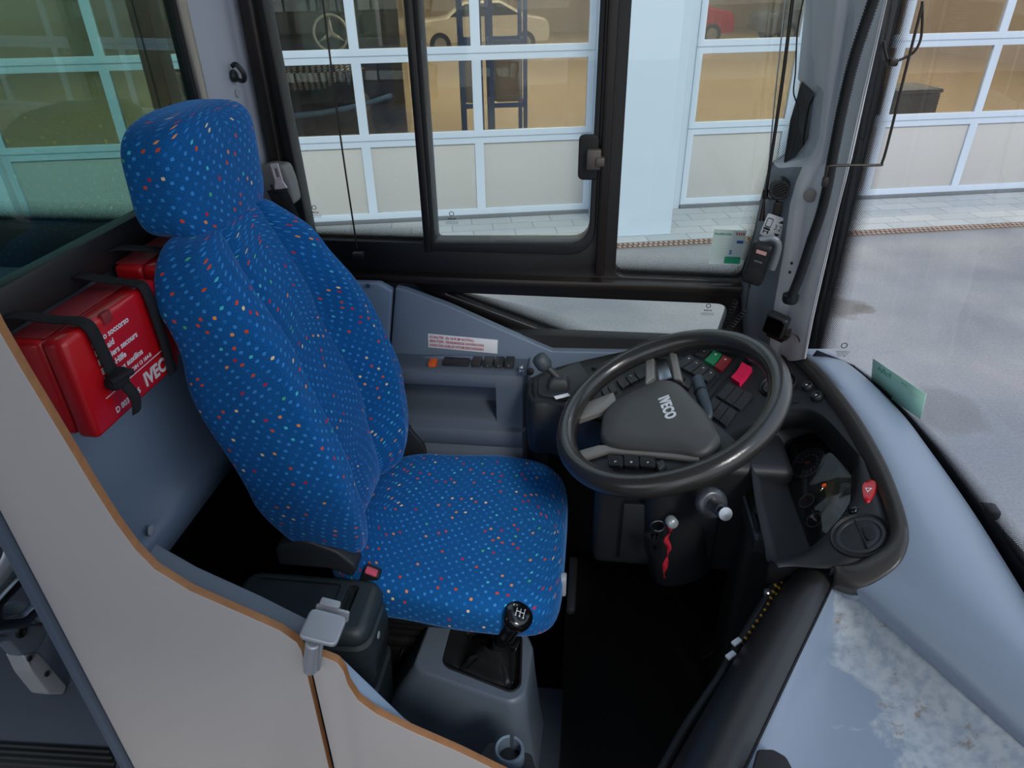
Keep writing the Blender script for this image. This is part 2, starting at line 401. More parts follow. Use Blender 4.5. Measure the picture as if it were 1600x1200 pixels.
# ================================================================== THE YARD OUTSIDE
FO = V(-.89, 7.31, -.75); FU = V(cos(radians(13)), sin(radians(13)), 0)
FM = frame(FO, FU, (0, 0, 1))                 # x along the facade, y up, z towards the bus
def fm(s, h, d=0): return FM @ V(s, h, d)
def rect(x0, y0, x1, y1): return [V(x0, y0), V(x1, y0), V(x1, y1), V(x0, y1)]
def V2(x, y): return Vector((x, y))
def rect(x0, y0, x1, y1, r=0):
    P = [V2(x0, y0), V2(x1, y0), V2(x1, y1), V2(x0, y1)]
    return rpoly(P, r) if r else P
def quad_uv(b, P, uvs=None, mi=0):
    vs = [b.bm.verts.new(p) for p in P]; f = b.bm.faces.new(vs); f.material_index = mi
    if uvs:
        for l, u in zip(f.loops, uvs): l[b.uv].uv = u
b = B(); quad_uv(b, [V(-25, -12, -.75), V(25, -12, -.75), V(25, 25, -.75), V(-25, 25, -.75)])
g = struct('ground', b, ASPH); g.location = (0, 0, -.75)
for v in g.data.vertices: v.co.z = 0
PAVM = brick_mat('grey_paving_stones', '#a6abad', '#b2b5b5', '#8b9092', .42, .2, .006)
b = B(); P = [fm(-12, .004, 1.06), fm(14, .004, 1.06), fm(14, .004, -.05), fm(-12, .004, -.05)]
quad_uv(b, P, [(0, 0), (26, 0), (26, 1.1), (0, 1.1)]); struct('pavement', b, PAVM)
DRN = brick_mat('rusty_drain_grating', '#b39a8a', '#a08675', '#4d3d36', .05, .065, .009, .5)
b = B(); b.box((26, .05, .15), FM @ Matrix.Translation((1, -.012, 1.13)), 0)
o = struct('drain_channel', b, mat('drain_edge', '#8a8580', .8))
b = B(); P = [fm(-12, .016, 1.2), fm(14, .016, 1.2), fm(14, .016, 1.07), fm(-12, .016, 1.07)]
quad_uv(b, P, [(0, 0.0), (26, 0.0), (26, .13), (0, .13)])
struct('drain_grating', b, DRN)

# the hall with its sectional doors
HALLF = mat('reflected_lot_tan', '#a89a82', .5, var=.15, vscale=1.5)  # tan colour stands in for the sunlit lot reflected in the panes
b = B(); P = [fm(-12, .006, -.05), fm(14, .006, -.05), fm(14, .006, -24), fm(-12, .006, -24)]; quad_uv(b, P); struct('floor_hall', b, HALLF)
b = B()
b.box((26.4, 5.2, .2), FM @ Matrix.Translation((1, 2.6, -24.1)), 0)
struct('wall_hall_back', b, mat('hall_wall', '#a89c88', .8, var=.2, vscale=.6))
for nm, s in (('wall_hall_left', -12.1), ('wall_hall_right', 14.1)):
    b = B(); b.box((.2, 5.2, 24), FM @ Matrix.Translation((s, 2.6, -12.1)), 0); struct(nm, b, mat(nm, '#a89c88', .8))
b = B(); b.box((26.4, .2, 24.2), FM @ Matrix.Translation((1, 5.3, -12.1)), 0); struct('ceiling_hall', b, mat('hall_ceiling', '#c8c4bc', .8))
b = B(); b.box((26, 1.6, .3), FM @ Matrix.Translation((1, 4.5, -.15)), 0); struct('wall_facade_top', b, PILW)
for i, s in enumerate((-7.5, -3, 1.5, 6, 10.5)):  # area lights added to brighten the hall, no fixtures modelled
    for d in (-2.6, -9, -17):
        al = bpy.data.lights.new('hall_fill_light', 'AREA'); al.shape = 'RECTANGLE'; al.size = 2.3; al.size_y = .2; al.energy = 260; al.color = (1, .93, .82)
        ao = bpy.data.objects.new('hall_fill_light', al); SC.collection.objects.link(ao)
        ao.location = fm(s, 5.06, d)

DPANE = glassmat('door_glass', '#c9c4ba', 2.2)
def gdoor(n, xs, rows, label):
    t = thing('door_%d' % n, None, None, fm(xs[0], 0, 0), kind='structure')
    holes = []
    for i in range(len(xs)-1):
        for j in range(len(rows)-1):
            y0 = rows[j]+(.10 if j == 0 else .062); y1 = rows[j+1]-.062
            holes.append(rect(xs[i]+.045, y0, xs[i+1]-.045, y1))
    b = B()
    b.plate([rect(xs[0]-.02, 0.0, xs[-1]+.02, rows[-1])]+[h[::-1] for h in holes], FM @ Matrix.Translation((0, .01, .02)), .05, .004)
    for r in rows[1:-1]:                                       # joint between sections
        b.box((xs[-1]-xs[0]+.04, .006, .01), FM @ Matrix.Translation(((xs[0]+xs[-1])/2, r+.012, .045)), 0, mi=1)
    b.box((xs[-1]-xs[0]+.04, .045, .05), FM @ Matrix.Translation(((xs[0]+xs[-1])/2, .025, .03)), .004, mi=2)
    obj('frame', b, [FWHITE, mat('joint_grey', '#97a2ad', .6), mat('rubber_seal', '#6d7074', .7)], t)
    for i in range(len(xs)-1):
        for j in range(len(rows)-1):
            b = B(); b.box((xs[i+1]-xs[i]-.07, rows[j+1]-rows[j]-.1, .012), FM @ Matrix.Translation(((xs[i]+xs[i+1])/2, (rows[j]+rows[j+1])/2+.01, .02)), .001)
            obj('panel' if j == 0 else 'pane', b, FPANEL if j == 0 else DPANE, t)
rows = [0, .83, 1.6, 2.37, 3.14, 3.75]
gdoor(1, [-.33+1.14*k for k in range(-4, 2)], rows, '')
gdoor(2, [3.99+1.06*k for k in range(-2, 5)], rows, '')
gdoor(3, [-10.9+1.14*k for k in range(0, 5)], rows, '')
for n, (s0, s1, d) in enumerate(((.92, 1.50, .84), (-6.2, -4.93, .12), (8.3, 9.4, .8))):
    b = B(); b.box((s1-s0, 3.9, d), FM @ Matrix.Translation(((s0+s1)/2, 1.95, d/2)), .004, seg=1)
    struct('pillar_%d' % (n+1), b, PILW)
b = B(); b.box((.45, 3.9, .1), FM @ Matrix.Translation((1.66, 1.95, -.02)), .004); struct('trim_9', b, FWHITE)
b = B(); b.box((.20, 3.9, .1), FM @ Matrix.Translation((.93, 1.95, -.03)), .004); struct('trim_8', b, FWHITE)

# coach set behind the left panes in place of a reflection: perforated front, star
t = thing('coach', 'dark coach front with a chrome star in a ring standing in for a reflection in the left door panes', 'bus', fm(-2.3, 0, -1.6))
rows_ = []
for k in range(9):
    z = .35+k*.36
    rr = []
    for j in range(21):
        a = -1+2*j/20; x = -2.55+1.45*a
        dep = -1.15-.55*abs(a)**3-.02*(k-2)**2*.6
        rr.append(fm(x, z, dep))
    rr += [fm(-1.1, z, -4), fm(-4.0, z, -4)]
    rows_.append(rr)
b = B(); b.loft(rows_, cu=True, cap=True); obj('body', b, mat('coach_paint', '#34373b', .3, coat=.6), t)
for z0, z1 in ((2.05, 2.62), (1.18, 1.52)):
    rows_ = [[fm(-2.55+1.1*(-1+2*j/16)*(1-.25*abs(k-1)), z0+(z1-z0)*k/2, -1.08-.35*abs(-1+2*j/16)**3) for j in range(17)] for k in range(3)]
    b = B(); b.loft(rows_); obj('grille', b, mesh_grille_mat(), t, solid=(.02, -1))
b = B(); b.tube([fm(-2.55+1.3*(-1+2*j/12), .92+.12*abs(-1+j/6)**2, -1.06-.4*abs(-1+j/6)**3) for j in range(13)], .03, 8); obj('bumper_strip', b, mat('blue_strip', '#5f87b5', .3), t)
for dx in (-1.1, 1.1):
    b = B(); b.lathe([(.13, 0), (.13, .05), (.1, .07)], fm(-2.55+dx*.85, 1.0, -1.35), FM.to_3x3() @ V(0, 0, 1), 20); obj('headlight', b, STEEL, t)
sc_ = atp(517, 52, fm(0, 0, -1.0), FM.to_3x3() @ V(0, 0, 1)); SM_ = frame(sc_, FU, (0, 0, 1))
b = B(); Rr = .175
b.tube([SM_ @ V(Rr*cos(a), Rr*sin(a), 0) for a in [2*pi*i/40 for i in range(40)]], .011, 8, 1, True)
for a in (90, 210, 330):
    a = radians(a); d = V(cos(a), sin(a), 0); s_ = V(-sin(a), cos(a), 0)*.024
    for sg in (1, -1):
        vs = [b.bm.verts.new(SM_ @ q) for q in (V(0, 0, .02), s_*sg+d*.01, d*Rr)]; b.bm.faces.new(vs if sg < 0 else vs[::-1])
obj('star_emblem', b, mat('star_silver', '#d8dadd', .3, metal=.2), t, solid=(.004, 0), smooth=20)

# blue racks in the hall; cart and cars stand in for pane reflections
BLU = mat('blue_rack_paint', '#1f4f9c', .4)
def rack(px, s_w, label):
    c = atp(px, 215, fm(0, 0, -1.1), FM.to_3x3() @ V(0, 0, 1)); l = FM.inverted() @ c
    t = thing('storage_rack', label, 'rack', fm(l.x, 0, -1.1), 'blue racks in the workshop')
    for dx in (0, s_w):
        for dz in (0, -.5):
            b = B(); b.box((.045, 2.1, .045), FM @ Matrix.Translation((l.x+dx, 1.06, -1.1+dz)), .003); obj('post', b, BLU, t)
    for h in (.5, .95, 1.6):
        b = B()
        for dz in (0, -.5): b.box((s_w, .05, .03), FM @ Matrix.Translation((l.x+s_w/2, h, -1.1+dz)), .003)
        for dx in (0, s_w): b.box((.03, .05, .5), FM @ Matrix.Translation((l.x+dx, h, -1.35)), .003)
        obj('crossbar', b, BLU, t)
    b = B(); b.box((s_w*.8, .5, .35), FM @ Matrix.Translation((l.x+s_w/2, 1.22, -1.35)), .03); obj('stored_case', b, mat('case_tan', '#a48f74', .6), t)
rack(728, .2, 'narrow blue steel rack behind the hall door, left of the wider blue rack')
rack(771, .38, 'wider blue steel rack behind the hall door, beside the narrow one')
def cart():
    c = atp(1412, 150, fm(0, 0, -1.5), FM.to_3x3() @ V(0, 0, 1)); l = FM.inverted() @ c; x = l.x; z = -1.5
    t = thing('waste_cart', 'dark wheeled waste cart standing in for a reflection in the right door panes', 'cart', fm(x, 0, z))
    b = B(); b.box((.6, .55, .5), FM @ Matrix.Translation((x, .62, z)), .03, taper=(1.1, 1)); obj('bin_body', b, mat('cart_grey', '#3c4049', .5), t)
    b = B(); b.box((.66, .05, .56), FM @ Matrix.Translation((x, .92, z)), .02); obj('lid', b, mat('cart_lid', '#4a5563', .5), t)
    for dx in (-.24, .24):
        for dz in (-.18, .18):
            b = B(); b.cyl(fm(x+dx-.02, .11, z+dz), fm(x+dx+.02, .11, z+dz), .1, 16, bev=.01); obj('wheel', b, BLK2, t)
            b = B(); b.box((.05, .16, .03), FM @ Matrix.Translation((x+dx, .26, z+dz)), .004); obj('caster_fork', b, GALV, t)
cart()
def car(s, d, col, label, ln=4.2):
    t = thing('car', label, 'car', fm(s, 0, d), 'cars standing in for pane reflections')
    prof = [(-2.1, .35), (-2.12, .75), (-1.95, .95), (-1.1, 1.02), (-.55, 1.42), (.6, 1.45), (1.4, 1.05), (2.0, .95), (2.12, .7), (2.1, .35)]
    prof = [V2(*q) for q in prof]; P = rpoly(prof, .12, 4)
    rows_ = []
    for k, (z, sc) in enumerate(((-.82, .93), (-.8, .97), (-.62, 1), (.62, 1), (.8, .97), (.82, .93))):
        rows_.append([fm(s+q.x*sc, .35+(q.y-.35)*(1 if abs(z) < .7 else (.96 if q.y < 1.1 else .9)), d+z) for q in P])
    b = B(); b.loft(rows_, cu=True, cap=True); obj('body', b, mat(label[:12], col, .25, coat=.8), t)
    b = B(); W_ = [V2(-.98, 1.05), V2(-.5, 1.38), V2(.55, 1.4), V2(1.15, 1.08)]
    b.plate([rpoly(W_, .05)], FM @ Matrix.Translation((s, 0, d)), 1.69, .002); obj('window', b, mat('car_window', '#1b2024', .08), t)
    for dx in (-1.3, 1.3):
        for dz in (-.75, .75):
            b = B(); b.cyl(fm(s+dx, .32, d+dz-.11), fm(s+dx, .32, d+dz+.11), .32, 24, bev=.03); w = obj('wheel', b, BLK2, t)
            b = B(); b.cyl(fm(s+dx, .32, d+dz-.115), fm(s+dx, .32, d+dz+.115), .19, 16, bev=.01); obj('hubcap', b, STEEL, w)
car(.9, -17.0, '#d6d2cb', 'white car parked deep inside the hall behind the middle panes')
car(7.2, -18.0, '#b3262e', 'red car parked deep inside the hall behind the right door')
car(12.2, -17.5, '#5a6472', 'slate blue car parked deep inside the hall at the far right')

# ================================================================== BUS BODY
WY = 1.65
def SF(y): return frame((0, y, 0), (1, 0, 0), (0, 0, 1))      # (X, Z) drawn on the plane Y = y, facing inwards
def BF(x): return frame((x, 0, 0), (0, 1, 0), (0, 0, 1))      # (Y, Z) drawn on the plane X = x, facing forwards
def sp2(px, py, y=WY):
    v = at(px, py, 'Y', y); return V2(v.x, v.z)
def bp2(px, py, x):
    v = at(px, py, 'X', x); return V2(v.y, v.z)
TOP = 2.05
# floors
b = B(); b.box((1.45, 1.15, .04), Matrix.Translation((-.12, 1.18, -.02)), .002); struct('floor', b, CARPET)
b = B(); b.box((3.4, 3.2, .04), Matrix.Translation((-2.4, .05, -.02)), .002); struct('floor_aisle', b, FLOORM)
b = B(); b.box((1.4, 1.5, .04), Matrix.Translation((-.0, -.16, -.42)), .002); struct('floor_entrance', b, FLOORM)
# side wall below the windows
b = B(); b.plate([[V2(-4, -.4), V2(.46, -.4), V2(.46, .70), V2(-.05, .70), V2(-.40, .82), V2(-.40, .87), V2(-4, .87)]], SF(WY+.03), .05, .002)
struct('wall_left', b, GRYD)
b = B(); b.box((1.2, .04, 1.1), Matrix.Translation((-.2, 1.60, .2)), .002); struct('trim_1', b, BLK2)

# driver's side window
t = thing('window_1', None, None, (-.2, WY, .87), kind='structure')
fx = [V2(sp2(412, 0).x, TOP-.1), V2(sp2(634, 0).x, TOP-.1), sp2(666, 375), sp2(490, 369)]
sx = [V2(sp2(652, 0).x+.01, TOP-.1), V2(sp2(940, 0).x, TOP-.1), sp2(920, 372), sp2(684, 372)]
qx = [V2(sp2(985, 0).x, TOP-.1), V2(.50, TOP-.1), V2(.455, 1.3), sp2(1158, 433), sp2(961, 425)]
holes = [rpoly(fx, .012), rpoly(sx, [.01, .01, .045, .01]), rpoly(qx, [.01, .01, .01, .02, .025])]
outer = [V2(-.775, .868), V2(.40, .868), V2(.56, 1.4), V2(.56, TOP), V2(-.775, TOP)]
b = B(); b.plate([outer]+[h[::-1] for h in holes], SF(WY), .05, .004); obj('frame', b, FRM, t)
# rails standing proud of the frame
b = B()
b.box((1.13, .035, .022), Matrix.Translation((-.2, WY-.035, .882)), .006)
b.box((.022, .03, 1.05), Matrix.Translation((.018, WY-.034, 1.43)), .006)
b.box((.018, .03, 1.03), Matrix.Translation((-.407, WY-.036, 1.47)), .005)
b.box((.03, .03, 1.1), Matrix.Translation((-.765, WY-.03, 1.42)), .006)
obj('frame_rail', b, FRMB, t)
# sliding pane gasket, rounded lower corner
so_ = [V2(-.405, TOP-.05), V2(.002, TOP-.05), V2(.002, .955), V2(-.405, .955)]
b = B(); b.plate([rpoly(so_, [0, 0, .07, .01]), rpoly(sx, [.01, .01, .05, .01])[::-1]], SF(WY-.03), .012, .003)
obj('sliding_frame', b, BLK2, t)
for nm, P in (('glass_pane', fx), ('sliding_pane', sx), ('quarter_pane', qx)):
    b = B(); b.plate([P], SF(WY+(.005 if nm != 'sliding_pane' else -.022)), .004); obj(nm, b, GLASS, t)
def frit(P, parent, name='frit_band', off=.0, flat=True, m=FRIT, w=.045, inward=None):
    """dotted band along a polyline P (3D points, inner side given by inward vectors)"""
    rows_ = [P, [p+q for p, q in zip(P, inward)]]
    b = B(); vs = [[b.bm.verts.new(p) for p in r] for r in rows_]; u = 0
    for i in range(len(P)-1):
        L_ = (P[i+1]-P[i]).length
        f = b.bm.faces.new((vs[0][i], vs[0][i+1], vs[1][i+1], vs[1][i]))
        for l, uvv in zip(f.loops, ((u, 0), (u+L_, 0), (u+L_, w), (u, w))): l[b.uv].uv = uvv
        u += L_
    return obj(name, b, m, parent)
y_ = WY-.0005
frit([V(fx[3].x, y_, fx[3].y), V(fx[2].x, y_, fx[2].y)], t, inward=[V(0, 0, .05)]*2)
frit([V(qx[4].x, y_, qx[4].y), V(qx[3].x, y_, qx[3].y)], t, inward=[V(0, 0, .045)]*2)
frit([V(qx[3].x, y_, qx[3].y), V(.455, y_, 1.3), V(.50, y_, 1.95)], t, inward=[V(-.05, 0, .02), V(-.055, 0, 0), V(-.055, 0, 0)])
# latch of the sliding pane
lt = sp2(928, 247, WY-.045)
b = B(); b.plate([rpoly([V2(-.035, -.05), V2(.01, -.05), V2(.01, .05), V2(-.035, .05)], .014)], SF(WY-.038) @ Matrix.Translation((lt.x, lt.y, 0)), .012, .003)
lo = obj('latch_plate', b, BLK2, t)
b = B(); b.box((.032, .045, .022), SF(WY-.055) @ Matrix.Translation((lt.x, lt.y, 0)), .004); b.box((.02, .02, .03), SF(WY-.055) @ Matrix.Translation((lt.x+.014, lt.y-.004, 0)), .003)
obj('latch_handle', b, mat('bronze_grey', '#5b5450', .4, metal=.4), lo)
GM = mat('glass_print', '#23262a', .6)
def mark(px, py, pl, parent, sc=1, M_=None):
    b = B(); M_ = M_ or SF(pl) @ Matrix.Translation((*sp2(px, py, pl), 0))
    b.text('O', .017*sc, M_ @ Matrix.Translation((0, .012*sc, 0)), .0001)
    b.text('INGLAS', .006*sc, M_, .0001, bold=.0002)
    b.text('LAMINATED 43R\nDOT 482 AS2 M1', .0042*sc, M_ @ Matrix.Translation((0, -.010*sc, 0)), .0001)
    obj('glass_mark', b, GM, parent)
mark(492, 332, WY-.002, t); mark(706, 342, WY-.026, t)

# low window under the rail
t = thing('window_2', None, None, (0, WY, .68), kind='structure')
LW = [sp2(698, 450), sp2(1138, 468), sp2(1112, 541), sp2(935, 541), sp2(862, 512)]
ow = [V2(-.47, .872), V2(.46, .872), V2(.44, .66), V2(.02, .665), V2(-.12, .700), V2(-.42, .838)]
b = B(); b.plate([rpoly(ow, .02), rpoly(LW, [.012, .035, .03, .06, .05])[::-1]], SF(WY-.012), .04, .005); obj('frame', b, FRM, t)
b = B(); b.plate([LW], SF(WY), .004); obj('glass_pane', b, GLASS, t)
q = [V(p.x, WY-.003, p.y) for p in (LW[0], LW[4], LW[3], LW[2])]
frit(q, t, inward=[V(.03, 0, .0), V(.01, 0, .045), V(0, 0, .045), V(0, 0, .045)])
mark(1106, 485, WY-.004, t)

# rear part of the side: passenger window, pillar between
t = thing('window_3', None, None, (-2.2, WY, .9), kind='structure')
b = B(); b.plate([[V2(-4, .87), V2(-1.0, .87), V2(-1.0, TOP+.3), V2(-4, TOP+.3)], rect(-2.6, 1.0, -1.05, TOP+.2, .04)[::-1], rect(-3.95, 1.0, -2.7, TOP+.2, .04)[::-1]], SF(WY), .05, .004)
obj('frame', b, FRM, t)
b = B(); b.plate([rect(-2.62, .98, -1.03, TOP+.22)], SF(WY), .004); obj('glass_pane', b, GLASS, t)
frit([V(-2.6, y_, 1.0), V(-1.05, y_, 1.0)], t, inward=[V(0, 0, .05)]*2)

# bulkhead behind the driver
t = thing('wall_rear', None, None, (-.8, 1.0, .64), kind='structure')
YB = .635
b = B(); b.box((.03, 1.42-YB, .062), Matrix.Translation((-.80, (1.42+YB)/2, 1.172)), .006); obj('rail', b, mat('satin_black_rail', '#1d1c1d', .45), t)
b = B(); b.plate([[V2(YB, .70), V2(1.6, .70), V2(1.6, 1.15), V2(YB, 1.15)]], BF(-.815), .012, .002)
obj('panel', b, GRY, t)
# lower panel with a fold and a raised lip
b = B(); prof = [(-.805, 1.02), (-.80, .98), (-.785, .80), (-.78, .70), (-.765, .690), (-.765, .635), (-.80, .635)]
b.loft([[V(x, YB, z) for x, z in prof], [V(x, 1.6, z) for x, z in prof]]); obj('lower_panel', b, mat('blue_grey_panel', '#74869b', .42, bump=.12, bscale=500), t, solid=(.004, -1), smooth=30)
c = at(236, 829, 'X', -.763); b = B(); b.lathe([(.010, 0), (.009, .002), (.006, .003)], c, (1, 0, 0), 20); obj('cap', b, LG, t)
b = B(); b.plate([rect(YB, 1.19, 1.40, TOP+.2)], BF(-.80), .006); obj('glass_pane', b, TGLASS, t)
b = B(); b.box((.03, .028, .95), Matrix.Translation((-.795, 1.39, 1.66)), .003); obj('edge_strip', b, ALU, t)
b = B(); b.box((.02, .012, .95), Matrix.Translation((-.797, 1.372, 1.66)), .002); obj('gasket', b, BLK2, t)
b = B(); b.box((.02, .90, .66), Matrix.Translation((-.80, 1.16, .31)), .002); struct("trim_2", b, CARPET)
# pillar between the bulkhead and the window
b = B(); fp = [V2(-.82, 1.402), V2(-.80, 1.402), V2(-.798, 1.60), V2(-.785, 1.635), V2(-.765, 1.648), V2(-.76, 1.70), V2(-.82, 1.70)]
b.loft([[V(p.x, p.y, z) for p in rpoly(fp, .008, 3)] for z in (.88, TOP+.1)], cu=True, cap=True); PIL4 = struct('pillar_4', b, mat('rear_pillar_lining', '#b2b7c0', .5, bump=.1, bscale=450), smooth=50)
c = at(361, 113, 'X', -.795)
t = thing('coat_hook', 'small black plastic coat hook on the grey pillar behind the seat', 'hook', c)
b = B(); b.lathe([(.013, 0), (.013, .004), (.009, .008)], c+V(0, .006, -.008), (1, 0, 0), 18); obj('base', b, BLK, t)
b = B(); b.tube([c+V(.006, .006, -.014), c+V(.022, .005, -.018), c+V(.028, 0, -.002), c+V(.018, -.006, .016), c+V(.008, -.008, .012)], lambda u: .0045-.001*u, 10, flat=(1.5, 1)); obj('hook_arm', b, BLK, t)
c = at(371, 146, 'X', -.797); b = B(); b.lathe([(.009, 0), (.0085, .0015), (.005, .0025)], c, (1, 0, 0), 20)
obj('screw_cap', b, LG, PIL4, label='round light grey screw cap')

# A-pillar
RW = [(0, 1270, 1316, 1386), (130, 1257, 1300, 1356), (146, 1274, 1300, 1352), (218, 1264, 1292, 1336), (246, 1244, 1284, 1330), (262, 1216, 1270, 1326), (285, 1206, 1260, 1321), (320, 1197, 1250, 1312), (400, 1180, 1240, 1293), (455, 1160, 1232, 1280), (500, 1163, 1222, 1270), (560, 1165, 1215, 1258)]
rows_ = []
for (y, l, m_, r) in [(-340, 1300, 1360, 1475)]+RW:
    L_ = at(l, y, 'Y', 1.60); M1 = at(m_, y, 'Y', 1.50); R_ = at(r, y, 'X', .475 if y < 500 else .478)
    q = [L_+V(0, .06, 0), L_, lerp(L_, M1, .45)+V(.0, .006, 0), M1+V(-.010, .004, 0), M1+V(.010, -.006, 0), lerp(M1, R_, .5)+V(.0, -.012, 0), lerp(M1, R_, .9)+V(0, -.004, 0), R_, R_+V(.0, .015, 0)]
    rows_.append(catmull(q, 3))
t = thing('pillar_5', None, None, rows_[-1][4], kind='structure')
b = B(); b.loft(rows_); pc = obj('cover', b, [mat('pillar_lining', '#c9cbcf', .42, bump=.1, bscale=500), mat('pillar_slate', '#6d747d', .5, bump=.1, bscale=500)], t, solid=(.004, 1), smooth=60)
nc = len(rows_[0])-1
for i_, pol in enumerate(pc.data.polygons):
    if i_//nc >= 6 and i_ % nc < 8: pol.material_index = 1

# ------------------------------------------------------------------ roof and kerb side of the bus body
ROOFM = mat('ceiling_lining', '#c9cbd0', .6)
b = B(); b.box((4.75, 2.7, .05), Matrix.Translation((-1.85, .40, 2.33)), .01); struct('ceiling', b, ROOFM)
b = B(); b.plate([rect(-4.1, -.42, .52, 2.32), rect(-.75, -.36, .42, 2.05, .05)[::-1], rect(-3.8, .9, -1.0, 2.05, .05)[::-1]], SF(-.93), .05, .004); struct('wall_right', b, LG)

# ================================================================== DRIVER SEAT
def se(c, e): return math.copysign(abs(c)**(2/e), c)
def blob(fn, hx, hy, hz, er=4, et=4, nu=56, nv=34):
    """superellipsoid: rings in (x, y), stacked along z; fn maps local to world"""
    rows_ = []
    for k in range(nv+1):
        t = -cos(pi*k/nv)*.9995
        s = (1-abs(t)**et)**(1/et)
        rows_.append([fn(V(hx*s*se(cos(2*pi*j/nu), er), hy*s*se(sin(2*pi*j/nu), er), hz*t)) for j in range(nu)])
    return rows_
def interp(t, T):
    for (a, x), (b_, y) in zip(T, T[1:]):
        if t <= b_: 
            u = max(0, (t-a)/(b_-a)); u = u*u*(3-2*u); return x+(y-x)*u
    return T[-1][1]
SY = 1.17
seat = thing('driver_seat', 'blue driver seat with coloured dots and headrest beside the window', 'seat', (-.35, SY, 0))
def cush(p):
    # local z -> X (rear to front), local x -> Z, local y -> Y
    x = p.z; h = p.x; y = p.y; f = x/.255
    w = interp(f, [(-1, .80), (-.4, .97), (.3, 1.04), (1, 1.04)])
    yn = abs(y)/.245
    top = .5+.5*h/.06
    z = .437+h+top*(.020*max(0, yn-.55)**1.2*2-.006*(1-yn*yn)) - (.028*max(0, f)**3) + top*.014*max(0, -f)
    return V(-.285+x, SY+y*w, z)
b = B(); b.loft(blob(cush, .062, .245, .255, 3.6, 5.5), cu=True, cap=True); obj('seat', b, FAB, seat, smooth=180)
def backf(p):
    # local z height, local x depth (front +), local y width
    f = (p.z/.36+1)/2                                    # 0 bottom .. 1 top
    Z = .50+f*.688
    w = interp(f, [(0, .96), (.3, 1.04), (.55, .97), (.85, .66), (1, .52)]) if p.y > 0 else interp(f, [(0, .84), (.4, 1.01), (.85, .99), (1, .88)])
    xf = interp(f, [(0, -.475), (.3, -.505), (.7, -.56), (1, -.615)])
    th = interp(f, [(0, .10), (.3, .14), (.6, .155), (.85, .135), (1, .11)])
    y = p.y; yn = abs(y)/.245; d = (p.x/.07+1)/2          # 0 back .. 1 front
    bol = interp(yn, [(0, 0), (.40, 0), (.72, .85), (.9, 1.0), (1, .6)])*interp(f, [(0, .05), (.25, .08), (.6, .085), (.88, .05), (1, .01)])
    bol -= .014*math.exp(-((yn-.42)/.035)**2)*min(1, max(0, 1.3-f)*4)
    lum = .012*sin(min(1, f*1.6)*pi)*(1-yn**2) if yn < 1 else 0
    x = lerp(xf-th, xf+bol+lum, d)
    x += .02*(f-.5)*(1-d)
    return V(x, SY+y*w, Z)
b = B(); b.loft(blob(backf, .07, .245, .36, 4.6, 8, 176, 56), cu=True, cap=True); obj('backrest', b, FAB, seat, smooth=180)
# piping along the bolster seams
for sg in ():
    P = [backf(V(.0705, sg*.245*.60, z)) for z in [(-.30+.6*k/10) for k in range(11)]]
    b = B(); b.tube(P, .0022, 6); obj('piping', b, FAB, seat)
def headf(p):
    f = p.z/.1
    y = p.y; yn = abs(y)/.145
    return V(-.693+.004*f+p.x*(1.0-.06*f)+(-.010*yn**2 if p.x > 0 else 0), SY-.002+y*(1+.03*f), 1.270+p.z-(.014*min(1.1, yn)**2.5*max(0, f))-.018*(p.x > 0)*(f < 0)*abs(f)*p.x/.06)
b = B(); b.loft(blob(headf, .064, .152, .100, 4.6, 4.6, 72, 40), cu=True, cap=True); hr = obj('headrest', b, FAB, seat, smooth=180)
for dy in (-.05, .05):
    b = B(); b.cyl(V(-.705, SY+dy, 1.12), V(-.71, SY+dy, 1.24), .007, 12); obj('headrest_post', b, STEEL, seat)
    b = B(); b.lathe([(.015, 0), (.014, .006)], V(-.69, SY+dy-.02, 1.198), (-.2, 0, 1), 16); obj('post_guide', b, BLK, seat)
# shell, base, lever, armrest, buckle
b = B(); b.box((.42, .40, .06), Matrix.Translation((-.30, SY, .368)), .02, 3); obj('seat_pan', b, BLK, seat)
b = B()
for k in range(6): b.box((.36-.012*(k % 2), .34-.012*(k % 2), .03), Matrix.Translation((-.32, SY+.03, .325-.03*k)), .012)
obj('suspension_bellows', b, BLK2, seat)
b = B(); b.box((.36, .30, .16), Matrix.Translation((-.36, SY+.04, .082)), .015); obj('pedestal', b, BLK2, seat)
c = at(884, 850, 'Y', 1.03)
b = B(); b.plate([rpoly(rect(-.014, -.028, .012, .030), .012)], frame((-.030, 1.06, .415), (0, 1, 0), (0, 0, 1)), .014, .004); obj('height_lever', b, LG, seat, label='light grey lever at the front edge of the seat pan')
b = B(); b.box((.022, .16, .022), Matrix.Translation((-.012, 1.12, .352)), .008); obj('slide_bar', b, BLK, seat)
P = [at(432, 848, 'Y', .965), at(480, 838, 'Y', .965), at(530, 856, 'Y', .965), at(560, 880, 'Y', .965)]
PP = [(P[0].x, P[0].z), (P[1].x, P[1].z), (P[2].x, P[2].z), (P[3].x, P[3].z), (P[3].x-.01, P[3].z-.03), (P[2].x-.02, P[2].z-.05), (P[0].x, P[0].z-.05)]
b = B(); b.plate([rpoly([V2(*q) for q in PP], .012)], SF(.975), .045, .006); obj('side_cover', b, DK, seat)
c = at(582, 893, 'Y', .97)
M_ = Matrix.Translation(c) @ Matrix.Rotation(radians(25), 4, 'Y')
b = B(); b.box((.036, .028, .07), M_ @ Matrix.Translation((0, 0, -.03)), .005); bk = obj('buckle', b, BLK, seat)
b = B(); b.box((.026, .018, .012), M_ @ Matrix.Translation((-.002, -.004, .0)), .003); obj('release_button', b, mat('buckle_red', '#d8506a', .4), bk, label='pinkish red release button')
